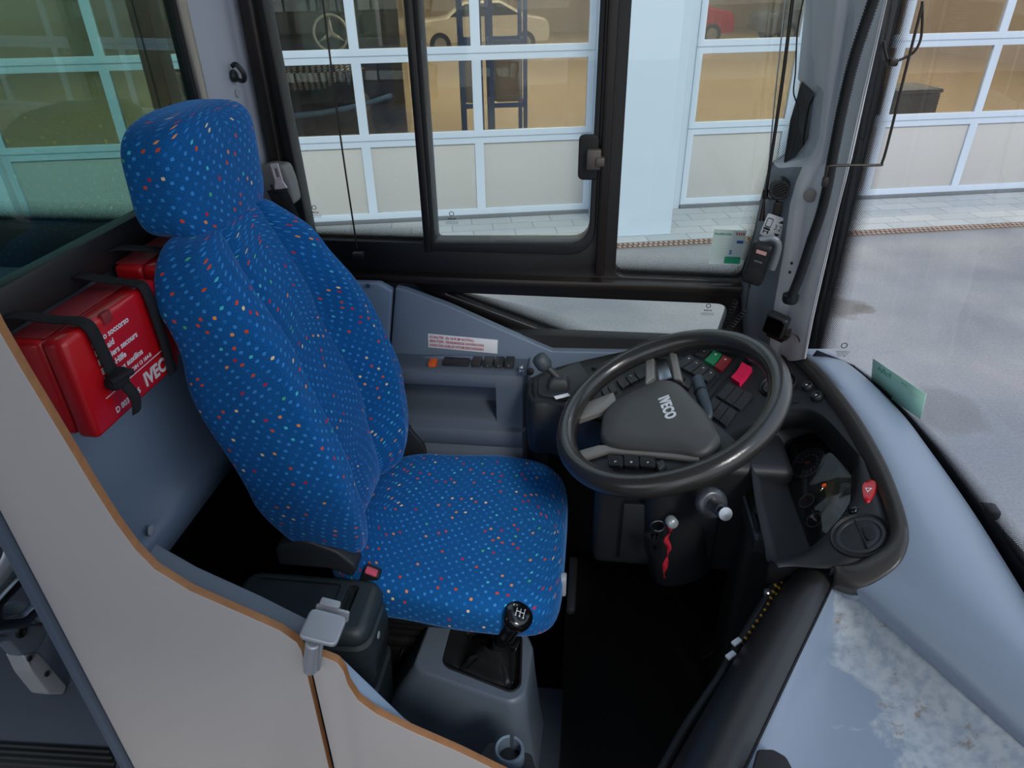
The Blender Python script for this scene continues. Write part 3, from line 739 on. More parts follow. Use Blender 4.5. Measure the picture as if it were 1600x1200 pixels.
# recliner on window side
b = B(); b.plate([rpoly([V2(-.50, .42), V2(-.40, .42), V2(-.42, .50), V2(-.49, .60), V2(-.53, .58)], .012)], SF(1.435), .02, .004); obj('recliner_cover', b, DK, seat)
b = B(); b.tube([V(-.38, 1.45, .46), V(-.34, 1.46, .475), V(-.31, 1.455, .46), V(-.28, 1.45, .455)], .005, 8); obj('recliner_lever', b, BLK, seat)

# seat belt: housing, webbing, tongue
t = thing('seat_belt', 'black seat belt with chrome tongue at the pillar behind the headrest', 'seat belt', (-.62, 1.53, .6))
P = [at(415, 258, 'Y', 1.56), at(442, 260, 'Y', 1.56), at(452, 285, 'Y', 1.56), at(460, 320, 'Y', 1.56), at(430, 330, 'Y', 1.56), at(405, 320, 'Y', 1.56), at(400, 262, 'Y', 1.56)]
b = B(); b.plate([rpoly([V2(p.x, p.z) for p in P], .012)], SF(1.585), .05, .006); obj('guide_housing', b, mat('belt_housing_grey', '#7c7b79', .5), t)
P = [(432, 296, 1.545), (440, 312, 1.535), (452, 340, 1.53), (478, 400, 1.52), (500, 470, 1.51), (530, 560, 1.49), (560, 640, 1.47)]
C_ = [at(x, y, 'Y', d) for x, y, d in P]; C_ = catmull(C_, 5)
b = B(); b.loft([[c+V(-.024, 0, -.004), c+V(-.012, -.004, 0), c+V(.012, -.004, 0), c+V(.024, 0, .004)] for c in C_]); obj('webbing', b, STRAP, t, solid=(.0018, 0))
b = B(); b.tube([at(424, 290, 'Y', 1.55), at(428, 297, 'Y', 1.54), at(440, 300, 'Y', 1.54), at(448, 294, 'Y', 1.55)], .004, 8); obj('guide_loop', b, BLK, t)
c = at(434, 276, 'Y', 1.535); M_ = SF(c.y) @ Matrix.Translation((c.x, c.z, 0)) @ Matrix.Rotation(radians(6), 4, 'Z')
b = B(); b.plate([rpoly(rect(-.0095, -.015, .0095, .030), .003), rpoly(rect(-.0042, -.002, .0042, .019), .002)[::-1]], M_, .003, .0008)
b.plate([rpoly([V2(-.016, -.028), V2(.016, -.028), V2(.009, -.010), V2(-.009, -.010)], .003)], M_, .004, .001)
obj('belt_tongue', b, mat('tongue_metal', '#e2d3d3', .35, metal=.2), t, label='chrome metal tongue with a slot')

# ================================================================== FIRST AID BOXES on the bulkhead
def aid_box(y0, y1, z0, z1, label, full):
    t = thing('first_aid_box', label, 'first aid box', (-.74, (y0+y1)/2, z0), None if full else None)
    yc, zc = (y0+y1)/2, (z0+z1)/2
    b = B(); b.box((.05, y1-y0, z1-z0), Matrix.Translation((-.757, yc, zc)), .008, 3); obj('case', b, RED, t)
    b = B(); b.box((.034, y1-y0+.006, z1-z0+.006), Matrix.Translation((-.713, yc, zc)), .009, 3); obj('lid', b, RED, t)
    b = B(); b.box((.05, y1-y0-.02, .003), Matrix.Translation((-.757, yc, z1+.001)), .001); obj('hinge_strip', b, REDD, t, label='dusty darker red top strip')
    b = B(); b.box((.008, .02, .018), Matrix.Translation((-.697, yc-.02, z1-.004)), .002); obj('catch', b, REDD, t)
    if full:
        F_ = BF(-.6955); b = B()
        yl = y0+.045
        for i, s_ in enumerate(('Primo soccorso', 'First aid', 'Premiers secours', 'Erste-Hilfe', 'Primeros auxilios')):
            b.text(s_, .0135, F_ @ Matrix.Translation((yl, z1-.026-.0148*i, 0)), .0002, 'LEFT', bold=.0003)
        b.text('DIN 13 164-B', .009, F_ @ Matrix.Translation((y0+.105, z1-.1005, 0)), .0002, 'LEFT', bold=.0002)
        b.text('D 803 5585', .013, F_ @ Matrix.Translation((yl, z0+.016, 0)), .0002, 'LEFT', bold=.0003)
        b.box((.17, .0012, .0006), F_ @ Matrix.Translation((yc+.01, z0+.0445, 0)), 0)
        obj('print', b, WHT, t, label='white lettering on the red lid')
        b = B(); b.text('IVECO', .031, F_ @ Matrix.Translation((y0+.165, z0+.021, 0)), .0003, bold=.0012, sx=.95); obj('emblem', b, mat('silver_print', '#d9cfd0', .4), t)
    return t
aid_box(.742, .962, .985, 1.138, 'red first aid box with white lettering strapped to the bulkhead', True)
aid_box(.985, 1.20, .990, 1.150, 'red box half hidden behind the headrest, without visible lettering', False)
def strap(yc, pts, label, w=.022, knot=None, name='strap'):
    C_ = catmull([V(x, yc+dy, z) for x, dy, z in pts], 6)
    b = B(); b.loft([[c+V(0, -w/2, 0), c, c+V(0, w/2, 0)] for c in C_])
    if knot:
        k = C_[-1]+V(.004, 0, 0)
        t = thing(name, label, 'strap', C_[0])
        obj('webbing', b, STRAP, t, solid=(.0022, 1))
        b = B()
        b.loft(blob(lambda p: k+V(p.x, p.y+.3*p.z, p.z), .014, .019, .014, 2.6, 2.4, 24, 12), cu=True, cap=True)
        b.tube([k+V(.006, -.02, .006), k+V(.018, 0, .010), k+V(.008, .02, .0)], .006, 8); obj('knot', b, STRAP, t)
        E_ = catmull([k+V(.004, .003, -.01), k+V(.012, .006, -.035), k+V(.008, .004, -.06)], 5)
        b = B(); b.loft([[c+V(0, -.010, 0), c+V(.003, 0, 0), c+V(0, .010, 0)] for c in E_]); obj('strap_end', b, STRAP, t, solid=(.002, 1))
    else:
        obj(name, b, STRAP, label=label, cat='strap', solid=(.0022, 1))
strap(.790, [(-.783, -.03, 1.165), (-.770, -.02, 1.163), (-.735, -.008, 1.152), (-.705, 0, 1.147), (-.692, .001, 1.136), (-.690, .004, 1.10), (-.689, .007, 1.07), (-.688, .008, 1.052)], 'black webbing strap with a knot across the left of the lettered red box', knot=True)
strap(.925, [(-.783, -.02, 1.165), (-.770, -.016, 1.163), (-.735, -.006, 1.152), (-.705, 0, 1.147), (-.692, .001, 1.136), (-.690, .003, 1.08), (-.690, .004, 1.03), (-.691, .004, .985)], 'black webbing strap across the right side of the lettered red box')
strap(1.03, [(-.783, -.03, 1.172), (-.770, -.02, 1.172), (-.735, -.006, 1.165), (-.705, 0, 1.159), (-.692, .001, 1.145), (-.690, .002, 1.09), (-.690, .002, 1.0)], 'black webbing strap over the red box beside the headrest')

# ================================================================== PARTITION, DOOR, LATCH
PY = .62
edge = [(0, 505), (40, 574), (75, 632), (110, 690), (150, 757), (185, 812), (215, 853), (245, 884), (300, 918), (350, 940), (400, 962), (440, 980), (466, 998)]
E2 = [sp2(x, y, PY) for x, y in edge]
low1 = sp2(515, 1200, PY); k_ = (low1-sp2(470, 1010, PY)); low2 = low1+k_*2.4
poly = [V2(-.765, TOP+.1), V2(-.668, TOP+.1)]+E2+[sp2(474, 1012, PY), low2, V2(-.765, low2.y)]
t = thing('partition_panel', 'tall greige partition panel with brown plywood edge beside the aisle', 'partition', (-.5, PY, -.38))
b = B(); b.plate([poly], SF(PY), .013, .001, side=1); obj('panel', b, [BOARD, PLY], t)
b = B(); b.box((.018, .03, 2.6), Matrix.Translation((-.776, PY, .9)), .004); obj('post', b, mat('post_grey', '#4c5765', .45), t, label='slate grey upright along the rear edge')
q = [sp2(x, y, .645) for x, y in ((236, 862), (300, 898), (400, 943), (482, 984), (482, 1150), (236, 1100))]
b = B(); b.plate([q], SF(.646), .03, .003); obj('inner_rail', b, GRYD, t)
edge = [(480, 1014), (508, 1019), (530, 1028), (540, 1042), (546, 1062), (562, 1087), (590, 1108), (640, 1133), (720, 1168), (800, 1207), (900, 1256)]
E2 = [sp2(x, y, PY) for x, y in edge]; l1 = sp2(524, 1200, PY); l2 = l1+(l1-E2[0])*2.4
poly = rpoly(E2, .006, 3)+[V2(E2[-1].x, l2.y), V2(l2.x, l2.y)]
t = thing('cab_door', 'low greige door of the driver cab with brown plywood edge', 'door', (-.2, PY, -.38))
b = B(); b.plate([poly], SF(PY-.002), .013, .001, side=1); obj('panel', b, [BOARD, PLY], t)
q = [sp2(x, y, .66) for x, y in ((528, 1022), (545, 1038), (632, 1122), (700, 1170), (640, 1250), (528, 1200))]
b = B(); b.plate([q], SF(.648), .026, .003); obj('inner_lining', b, mat('grey_lining_lit_blue', '#93a7bd', .4), t)  # grey lining; the bluish light falling on it is put into its colour
c = at(505, 984, 'Y', .62)
t = thing('door_latch', 'grey metal latch cap clamped on the top corner of the cab door', 'latch', c)
M_ = Matrix.Translation(c) @ Matrix.Rotation(radians(14), 4, 'Y')
b = B(); b.plate([rpoly(rect(-.027, -.026, .027, .024), .010)], M_ @ Matrix.Translation((0, 0, .006)), .009, .003); obj('cap', b, GALV, t)
b = B(); b.box((.026, .007, .072), M_ @ Matrix.Translation((-.006, -.016, -.034)), .003); b.cyl(M_ @ V(-.006, -.022, -.002), M_ @ V(-.006, -.022, -.066), .010, 16, bev=.002); obj('bolt_tube', b, GALV, t)
b = B(); b.box((.050, .006, .022), M_ @ Matrix.Translation((.002, .034, -.004)), .003); b.box((.03, .012, .012), M_ @ Matrix.Translation((-.004, .038, .008)), .003); obj('inner_grip', b, GALV, t)

# ================================================================== STORAGE BOX
t = thing('storage_box', 'dark green grey lidded plastic box beside the seat', 'box', (-.53, .88, 0))
x0, x1, y0, y1, zt = -.685, -.385, .815, .965, .50
def rr(x0, y0, x1, y1, r, z): return [V(p.x, p.y, z) for p in rpoly(rect(x0, y0, x1, y1), r, 5)]
lv = [(.0, .02), (.26, .008), (.30, .006), (.305, .012), (.345, .010), (.35, .004), (.40, .002)]
b = B(); b.loft([rr(x0+d, y0+d, x1-d, y1-d, .03, z) for z, d in lv], cu=True, cap=True); obj('body', b, DKG, t, smooth=50)
b = B()
lv = [(.405, .0), (.455, .0), (.46, .006), (.468, .002), (.482, .003), (.494, .009), (.499, .016), (.500, .022)]
b.loft([rr(x0+d, y0+d, x1-d, y1-d, .035, z) for z, d in lv], cu=True)
rim = rpoly(rect(x0+.022, y0+.022, x1-.022, y1-.022), .013, 5)
rec = rpoly(rect(x0+.035, y0+.03, x1-.085, y1-.028), .012, 5); slot = rpoly(rect(x1-.070, y0+.034, x1-.048, y1-.030), .008, 5)
b.plate([rim, rec[::-1], slot[::-1]], Matrix.Translation((0, 0, .4985)), .003)
b.loft([[V(p.x, p.y, z) for p in rec] for z in (.499, .492)], cu=True); b.plate([rec], Matrix.Translation((0, 0, .4915)), .002)
b.loft([[V(p.x, p.y, z) for p in slot] for z in (.499, .47)], cu=True); b.plate([slot], Matrix.Translation((0, 0, .47)), .002)
obj('lid', b, DKG, t, smooth=50)
b = B(); b.lathe([(.008, 0), (.007, .001)], V(x1+.002, .87, .44), (1, 0, 0), 16); obj('lock', b, LG, t)

# ================================================================== GEAR CONSOLE
t = thing('gear_console', 'grey blue gear console with leatherette boot in front of the seat', 'console', (-.2, .95, 0))
ZG = .30
tp = [at(x, y, 'Z', ZG) for x, y in ((682, 940), (732, 952), (823, 987), (833, 1010), (822, 1086), (800, 1099), (655, 1048), (645, 1036))]
T2 = rpoly([V2(p.x, p.y) for p in tp], [.02, .02, .015, .01, .012, .015, .015, .012], 4)
opn = rpoly([V2(*at(x, y, 'Z', ZG)[:2]) for x, y in ((712, 959), (815, 992), (813, 1072), (800, 1082), (700, 1043), (692, 1034))], .014, 4)
cx = sum(p.x for p in T2)/len(T2); cy = sum(p.y for p in T2)/len(T2)
def ex(P, k, dx, z, ky=None): return [V(cx+(p.x-cx)*k+(dx if p.x < cx else 0), cy+(p.y-cy)*(ky or k), z) for p in P]
b = B(); b.loft([ex(T2, 1.22, -.10, .03, 1.16), ex(T2, 1.18, -.085, .07, 1.12), ex(T2, 1.17, -.08, .075, 1.11), ex(T2, 1.05, -.03, .22, 1.06), ex(T2, 1.01, 0, .290, 1.02), ex(T2, .985, 0, .298, .985), ex(T2, .955, 0, .300, .955)], cu=True)
b.plate([[V2(v.x, v.y) for v in ex(T2, .955, 0, .3)], opn[::-1]], Matrix.Translation((0, 0, .2985)), .003)
obj('housing', b, mat('console_blue_grey', '#64707e', .42, bump=.15, bscale=600), t, smooth=50)
b = B(); b.tube([V(p.x, p.y, .2995) for p in opn], .0028, 8, 1, True); obj('boot_frame', b, BLK, t)
lb = at(772, 1018, 'Z', .33); lt_ = at(812, 958, 'Z', .475)
ocx = sum(p.x for p in opn)/len(opn); ocy = sum(p.y for p in opn)/len(opn)
rows_ = []
for k in range(13):
    f = k/12; base = V(ocx, ocy, 0); c = lerp(base, V(lb.x, lb.y, 0), f); row = []
    R2 = catmull([V(p.x, p.y, 0) for p in opn], 2, True)
    for j, p in enumerate(R2):
        a = math.atan2(p.y-ocy, p.x-ocx); ring = V(lb.x+.016*cos(a), lb.y+.016*sin(a), 0)
        q = lerp(V(p.x, p.y, 0)*.99+V(ocx, ocy, 0)*.01, ring, f**.8)
        wr = .006*sin(7*a+6*f)*sin(pi*f)+.004*sin(13*a-9*f)*sin(pi*f)
        row.append(V(q.x, q.y, .296-.018*sin(pi*min(1, f*1.8))*(f < .56)+.055*f**2.2+wr))
    rows_.append(row)
b = B(); b.loft(rows_, cu=True); obj('boot', b, LEATH, t, smooth=180)
ax_ = (lt_-lb).normalized()
b = B(); b.cyl(lb-ax_*.02, lb+ax_*.05, .013, 18, r1=.011); b.cyl(lb+ax_*.03, lb+ax_*.055, .015, 18, bev=.002); obj('lever', b, BLK, t)
kn = [(.013, .045), (.016, .05), (.019, .09), (.024, .125), (.029, .145), (.031, .158), (.030, .167), (.026, .173), (.018, .1755), (0.001, .176)]
L_ = (lt_-lb).length; kz = Vector((0, 0, 1))
b = B(); b.lathe([(r, h*L_/.172) for r, h in kn], lb, ax_, 28); kb = obj('knob', b, mat('gloss_black', '#0e0f10', .18, coat=.6), t, smooth=180)
KM = frame(lb+ax_*(.1765*L_/.172), V(1, 0, 0)-ax_*ax_.x, (0, 1, 0)) @ Matrix.Rotation(radians(-8), 4, 'Z')
b = B()
for dx in (-.008, 0, .008): b.box((.0012, .014, .0006), KM @ Matrix.Translation((dx, 0, 0)), 0)
b.box((.0172, .0012, .0006), KM, 0)
for i, s_ in enumerate('135'): b.text(s_, .007, KM @ Matrix.Translation((-.008+.008*i, .0105, 0)), .0003, bold=.0002)
for i, s_ in enumerate('246'): b.text(s_, .007, KM @ Matrix.Translation((-.008+.008*i, -.0105, 0)), .0003, bold=.0002)
b.text('R', .007, KM @ Matrix.Translation((-.015, .0105, 0)), .0003, bold=.0002)
obj('shift_pattern', b, WHT, kb, label='white numbered shift pattern')
b = B(); c = at(628, 1018, 'X', -.372); b.lathe([(.014, 0), (.013, .002), (.002, .003)], c, (-1, 0, .5), 18); obj('socket_cover', b, BLK2, t)
b = B(); b.box((.5, .42, .03), Matrix.Translation((-.27, .87, .015)), .006); struct('trim_3', b, mat('floor_cover_slate', '#363f4a', .55, bump=.2, bscale=400))

# small ring holder by the door
c = at(796, 1170, 'Z', .36)
t = thing('ring_holder', 'open grey plastic ring on a black plate inside the cab door', 'holder', c)
b = B(); P = [c+V(.021*cos(a), .021*sin(a), 0) for a in [radians(95+340*k/24) for k in range(25)]]
b.loft([[p+(p-c).normalized()*dr+V(0, 0, h) for dr, h in ((0, -.03), (0, 0), (.004, .002), (.006, 0), (.006, -.03))] for p in P], cap=True); obj('ring', b, mat('ring_grey', '#6f8090', .4), t, smooth=60)
b = B(); b.plate([rpoly([V2(-.055, -.02), V2(.05, -.03), V2(.055, -.01), V2(.035, .02), V2(-.045, .018)], .006)], Matrix.Translation(c+V(0, .0, -.032)) @ Matrix.Rotation(radians(-12), 4, 'Z'), .005, .001); obj('plate', b, BLK, t)

# black mat
b = B(); b.box((.42, .95, .012), Matrix.Translation((.18, 1.08, .008)), .004)
obj('floor_mat', b, mat('ribbed_black_mat', '#0a0b0c', .95, bump=.8, bscale=250), label='black ribbed rubber mat in the driver footwell', cat='mat')

# ================================================================== AISLE: passenger seat foot, grab handle, step nosing
t = thing('passenger_seat_frame', 'grey passenger seat leg with curved grab handle at the left picture edge', 'seat frame', at(60, 1080, 'Z', 0))
XA = -1.30
def ap(px, py): return at(px, py, 'X', XA)
P2 = [bp2(x, y, XA) for x, y in ((22, 1022), (48, 1018), (92, 1070), (86, 1084), (62, 1084), (35, 1050))]
b = B(); b.plate([rpoly(P2, .008)], BF(XA), .05, .006); ft = obj('foot', b, GALV, t)
for x, y in ((45, 1029), (72, 1053)):
    b = B(); b.lathe([(.007, 0), (.007, .004)], at(x, y, 'X', XA+.026), (1, 0, 0), 8); obj('bolt', b, BLK, ft)
P2 = [bp2(x, y, XA) for x, y in ((-30, 990), (0, 992), (30, 975), (70, 975), (48, 1018), (24, 1026), (0, 1000), (-30, 1010))]
b = B(); b.plate([rpoly(P2, .01)], BF(XA), .04, .006); obj('bracket', b, GRYD, t)
b = B(); b.lathe([(.013, 0), (.013, .006), (.009, .007), (.009, .002), (.001, .002)], at(31, 988, 'X', XA+.02), (1, 0, 0), 20); obj('socket', b, BLK2, t)
b = B(); b.tube([ap(-30, 860), ap(0, 838), ap(14, 826), ap(20, 840), ap(18, 868), ap(0, 900), ap(-30, 930)], .018, 14); obj('grab_handle', b, GALV, t)
b = B(); b.tube([ap(-20, 960), ap(5, 955), ap(30, 950), ap(60, 962), ap(92, 972)], .016, 14); obj('frame_tube', b, GRY, t)
P2 = [bp2(x, y, XA) for x, y in ((-30, 940), (34, 872), (62, 935), (36, 960), (20, 978), (-30, 985))]; P3 = [bp2(x, y, XA) for x, y in ((-20, 945), (22, 903), (38, 940), (14, 962), (-20, 965))]
b = B(); b.plate([rpoly(P2, .01), rpoly(P3, .008)[::-1]], BF(XA+.03), .02, .003); obj('guard_plate', b, STEEL, t)
b = B(); b.tube([ap(28, 862), ap(36, 880), ap(50, 905), ap(64, 930)], .005, 8); obj('guard_rod', b, ALU, t)
b = B(); b.box((.5, .5, .08), Matrix.Translation((-1.62, 1.35, .45)), .03); obj('cushion', b, FAB, t)
b = B(); b.box((.45, .012, .012), Matrix.Translation((-1.52, 1.13, .004)), .003); obj('floor_rail', b, GRY, t)
t = thing('step_nosing', 'ribbed black strip along the floor edge at the bottom left corner', 'step edge', at(100, 1170, 'Z', 0))
a0 = at(0, 1166, 'Z', .004); a1 = at(172, 1176, 'Z', .004); dr = (a1-a0).normalized(); nr = V(dr.y, -dr.x, 0)
a0 = a0-dr*.3
for k in range(5):
    b = B(); p = a0+nr*.014*k; q = a1+nr*.014*k+dr*.014*k
    b.tube([p, lerp(p, q, .5), q], .005, 6, 1); obj('rib', b, BLK, t)
b = B(); b.loft([[a0-nr*.01, a0+nr*.075], [a1-nr*.01, a1+nr*.075+dr*.06]]); obj('base_strip', b, BLK2, t, solid=(.003, 1))

# ================================================================== DASHBOARD
def zi(x):
    a = .79+(x-.5)*.577; c_ = .72
    return c_+.5*((a-c_)+sqrt((a-c_)**2+.0004))
def ats(px, py, off=0):
    z = .73
    for _ in range(14): p = at(px, py, 'Z', z); z = .5*z+.5*(zi(p.x)+off)
    return at(px, py, 'Z', z)
def resample(P, n):
    L_ = [0]
    for a, c_ in zip(P, P[1:]): L_.append(L_[-1]+(c_-a).length)
    out = []
    for k in range(n):
        d = L_[-1]*k/(n-1); i = max(j for j in range(len(L_)-1) if L_[j] <= d+1e-9)
        u = (d-L_[i])/max(1e-9, L_[i+1]-L_[i]); out.append(P[i].lerp(P[i+1], min(1, u)))
    return out
dash = thing('dashboard', 'curved grey dashboard with black instrument hood in front of the steering wheel', 'dashboard', (.45, 1.1, .4))
PANB = mat('black_panel', '#1b1c1f', .5, bump=.15, bscale=700)
# switch surface
Fp = [(831, 590), (870, 574), (962, 552), (1050, 536), (1120, 528), (1180, 533), (1225, 552), (1262, 587), (1312, 652), (1350, 722)]
Np = [(834, 623), (870, 628), (930, 652), (1010, 685), (1075, 700), (1120, 690), (1170, 662), (1215, 645), (1275, 642), (1343, 712)]
Fw = [ats(*p) for p in Fp]; Nw = [ats(*p) for p in Np]
Fc = catmull(Fw, 5); Nc = catmull(Nw, 5)
b = B(); rows_ = []
for f in (0, .2, .4, .6, .8, 1):
    r = []
    for p, q in zip(Fc, Nc):
        v = lerp(p, q, f); v.z = zi(v.x); r.append(v)
    rows_.append(r)
rows_.append([v+V(0, -.004, -.006) for v in rows_[-1]])
rows_.append([v+V(0, .0, -.05) for v in rows_[-2]])
b.loft(rows_); obj('switch_panel', b, PANB, dash, solid=(.004, -1), smooth=50)
# left flank of the panel
b = B(); q = [Fw[0], Nw[0]]+Nw[1:6]
q = catmull(q, 3)
b.loft([q, [v+V(-.004, -.006, -.010) for v in q], [v+V(-.008, -.010, -.05) for v in q], [v+V(-.004, -.004, -.14) for v in q]]); obj('left_flank', b, BLK, dash, solid=(.004, 1), smooth=60)
# raised frame plate around the lever
q = [ats(*p, .001) for p in ((842, 592), (905, 566), (925, 600), (905, 628), (840, 618))]
b = B(); b.plate([rpoly([V2(v.x, v.y) for v in q], .012)], Matrix.Translation((0, 0, q[0].z+.001)), .005, .0015); obj('lever_plate', b, DK, dash)
# hood band
Ip = [(1166, 531), (1225, 552), (1262, 587), (1312, 652), (1350, 722), (1375, 780), (1387, 825), (1381, 852), (1360, 869), (1328, 884), (1298, 889)]
Op = [(1160, 521), (1233, 541), (1281, 573), (1336, 638), (1379, 708), (1406, 770), (1421, 825), (1415, 864), (1392, 892), (1345, 916), (1303, 905)]
Iw = catmull([ats(*p) for p in Ip], 5); zo = [.012, .016, .018, .018, .018, .018, .018, .014, .008, .0, -.01, -.02]
Ow = catmull([ats(*p, z) for p, z in zip(Op, zo)], 5)
b = B(); rows_ = [[v+V(0, 0, -.012) for v in Iw], Iw]
for f, h in ((.08, .007), (.3, .013), (.6, .010), (.9, .002), (1, -.004)):
    rows_.append([lerp(p, q, f)+V(0, 0, h) for p, q in zip(Iw, Ow)])
rows_.append([v+V(0, 0, -.02) for v in Ow])
b.loft(rows_); obj('hood_band', b, TAUPE, dash, smooth=60, solid=(.002, -1), label='taupe grey outer band of the instrument hood')
# right part of the black panel: hazard switch, round vent, lower lip
I2 = [(1350, 722), (1375, 780), (1387, 825), (1381, 852), (1360, 869), (1328, 884), (1290, 889), (1240, 886), (1215, 888)]
J2 = [(1343, 712), (1340, 765), (1324, 798), (1306, 818), (1290, 836), (1268, 858), (1250, 868), (1228, 876), (1203, 878)]
i2 = catmull([ats(*p) for p in I2], 5); j2 = catmull([ats(*p, o_) for p, o_ in zip(J2, (0, 0, 0, 0, 0, -.004, -.008, -.014, -.02))], 5)
rows_ = [[v+V(0, .0, -.05) for v in j2], [v+V(.0, .0, -.006) for v in j2]]+[[lerp(q, p, f)+V(0, 0, .003*sin(pi*f)) for p, q in zip(i2, j2)] for f in (.05, .3, .6, 1)]
b = B(); b.loft(rows_); obj('vent_panel', b, PANB, dash, solid=(.003, -1), smooth=60)
# bowl around the gauges
CP0 = V(.462, 1.05, .686); CN = V(-.707, 0, .707)
CF = frame(CP0, (0, -1, 0), (1, 0, 1)); CI = CF.inverted()
def cp2(px, py): v = CI @ atp(px, py, CP0, CN); return V2(v.x, v.y)
Jp = [(1186, 652, 0), (1215, 645, 0), (1275, 642, 0), (1318, 668, 0), (1343, 712, 0), (1340, 765, 0), (1324, 798, 0), (1290, 836, 0), (1250, 868, -.008), (1203, 880, -.03), (1194, 850, -.05), (1178, 770, -.05), (1172, 690, -.03)]
Jw = catmull([ats(x, y, o_-.003) for x, y, o_ in Jp], 4, True)
lens = [(1219, 716), (1231, 688), (1262, 677), (1300, 676), (1326, 688), (1343, 714), (1344, 745), (1334, 775), (1318, 803), (1290, 845), (1268, 860), (1256, 826), (1236, 772)]
lp = rpoly([cp2(*p) for p in lens], .012, 4)
cen = V2(sum(p.x for p in lp)/len(lp), sum(p.y for p in lp)/len(lp))
def ang(v): return math.atan2(v[1]-cen.y, v[0]-cen.x)
def radial(a):                                               # lens outline radius at angle a
    best = 0
    for p, q in zip(lp, lp[1:]+lp[:1]):
        d = V2(cos(a), sin(a)); e_ = q-p; den = d.x*e_.y-d.y*e_.x
        if abs(den) < 1e-9: continue
        w_ = p-cen; t_ = (w_.x*e_.y-w_.y*e_.x)/den; u_ = (w_.x*d.y-w_.y*d.x)/den
        if t_ > 0 and -1e-6 <= u_ <= 1+1e-6: best = max(best, t_)
    return best
rows_ = [[], [], [], []]
for v in Jw:
    l = CI @ v; a = ang((l.x, l.y)); r_ = radial(a); e0 = CF @ V(cen.x+r_*cos(a)*.99, cen.y+r_*sin(a)*.99, -.006); e1 = CF @ V(cen.x+r_*cos(a)*1.05, cen.y+r_*sin(a)*1.05, .0)
    rows_[0].append(v); rows_[1].append(lerp(v, e1, .3)+V(0, 0, -.012)); rows_[2].append(e1); rows_[3].append(e0)
b = B(); b.loft(rows_, cu=True); obj('gauge_bowl', b, PANB, dash, smooth=70, solid=(.002, 0))
# dash top towards the windshield
Ap = [(1160, 521), (1233, 541), (1281, 573), (1336, 638), (1379, 708), (1406, 770), (1421, 825), (1415, 864), (1392, 892), (1345, 916), (1303, 905)]
Wp = [(1180, 506, .80), (1262, 534, .80), (1332, 573, .80), (1402, 638, .80), (1452, 702, .80), (1522, 802, .80), (1602, 930, .80), (1700, 1090, .80), (1760, 1190, .79), (1700, 1235, .75), (1640, 1201, .735)]
Aw = [ats(*p, z) for p, z in zip(Ap, zo)]; Aw[-1] = at(1303, 905, 'Z', .715)
Ww = [at(*p[:2], 'Z', p[2]) for p in Wp]
Ac, Wc = catmull(Aw, 5), catmull(Ww, 5)
rows_ = [[v+V(0, 0, -.03) for v in Ac]]+[[lerp(p, q, f)+V(0, 0, .012*sin(pi*f)*min(1, (p-q).length/.15)*min(1, (len(Ac)-1-i_)/8)-(.004 if f == 0 else 0)) for i_, (p, q) in enumerate(zip(Ac, Wc))] for f in (0, .1, .25, .5, .75, .9, 1)]+[[v+V(.01, .01, -.03) for v in Wc]]
b = B(); b.loft(rows_); obj('top_cover', b, DASH, dash, smooth=60)
# scuffed slope below the crease
KA = [at(1303, 905, 'Z', .715), at(1400, 990, 'Z', .722), at(1500, 1078, 'Z', .728), at(1640, 1201, 'Z', .735)]
SA = [at(1304, 908, 'Z', .712), at(1272, 975, 'Z', .700), at(1235, 1052, 'Z', .692), at(1150, 1232, 'Z', .68)]
K_, S_ = resample(catmull(KA, 6), 26), resample(catmull(SA, 6), 26)
rows_ = []
for f, h in ((0, 0), (.02, -.001), (.05, -.006), (.09, -.018), (.14, -.029), (.25, -.036), (.45, -.036), (.65, -.034), (.82, -.026), (.92, -.010), (.97, -.001), (1, 0)):
    rows_.append([lerp(p, q, f)+V(0, 0, h*min(1, i/7)) for i, (p, q) in enumerate(zip(K_, S_))])
b = B(); b.loft(rows_); obj('scuffed_slope', b, scuff_mat(), dash, smooth=60, label='worn blue grey slope with pale scuffs and brown grime')
# black side cover towards the footwell
Sx = [(1304, 908, .712), (1272, 975, .700), (1235, 1052, .692), (1150, 1232, .68)]
Cx = [(1272, 890, .712), (1232, 960, .702), (1180, 1052, .692), (1085, 1232, .68)]
Lx = [(1240, 890, .67), (1192, 962, .65), (1128, 1062, .62), (1030, 1232, .58)]
def cur(L, dz=0): return catmull([at(x, y, 'Z', z)+V(0, 0, dz) for x, y, z in L], 5)
s_, c_, l_ = cur(Sx), cur(Cx), cur(Lx)
rows_ = [[v+V(0, 0, -.02) for v in s_], s_, [lerp(p, q, .4)+V(0, 0, .006) for p, q in zip(s_, c_)], c_, [lerp(p, q, .55)+V(0, 0, .006) for p, q in zip(c_, l_)], l_, [v+V(.02, .01, -.06) for v in l_], [v+V(.05, .02, -.55) for v in l_]]
b = B(); b.loft(rows_); obj('side_cover', b, mat('side_cover_black', '#2e2d2d', .36, bump=.15, bscale=600), dash, smooth=60)
b = B(); b.tube([at(x, y, 'Z', z+.002) for x, y, z in Sx], .0016, 6); obj('seam', b, BLK2, dash)
p = at(1200, 1196, 'Z', .70)
b = B(); b.plate([rpoly([V2(-.03, -.03), V2(.03, -.02), V2(.022, .008), V2(.008, .016), V2(-.012, .014)], .004)], Matrix.Translation(p+V(0, 0, .004)), .014, .003); obj('hinge_block', b, BLK2, dash)

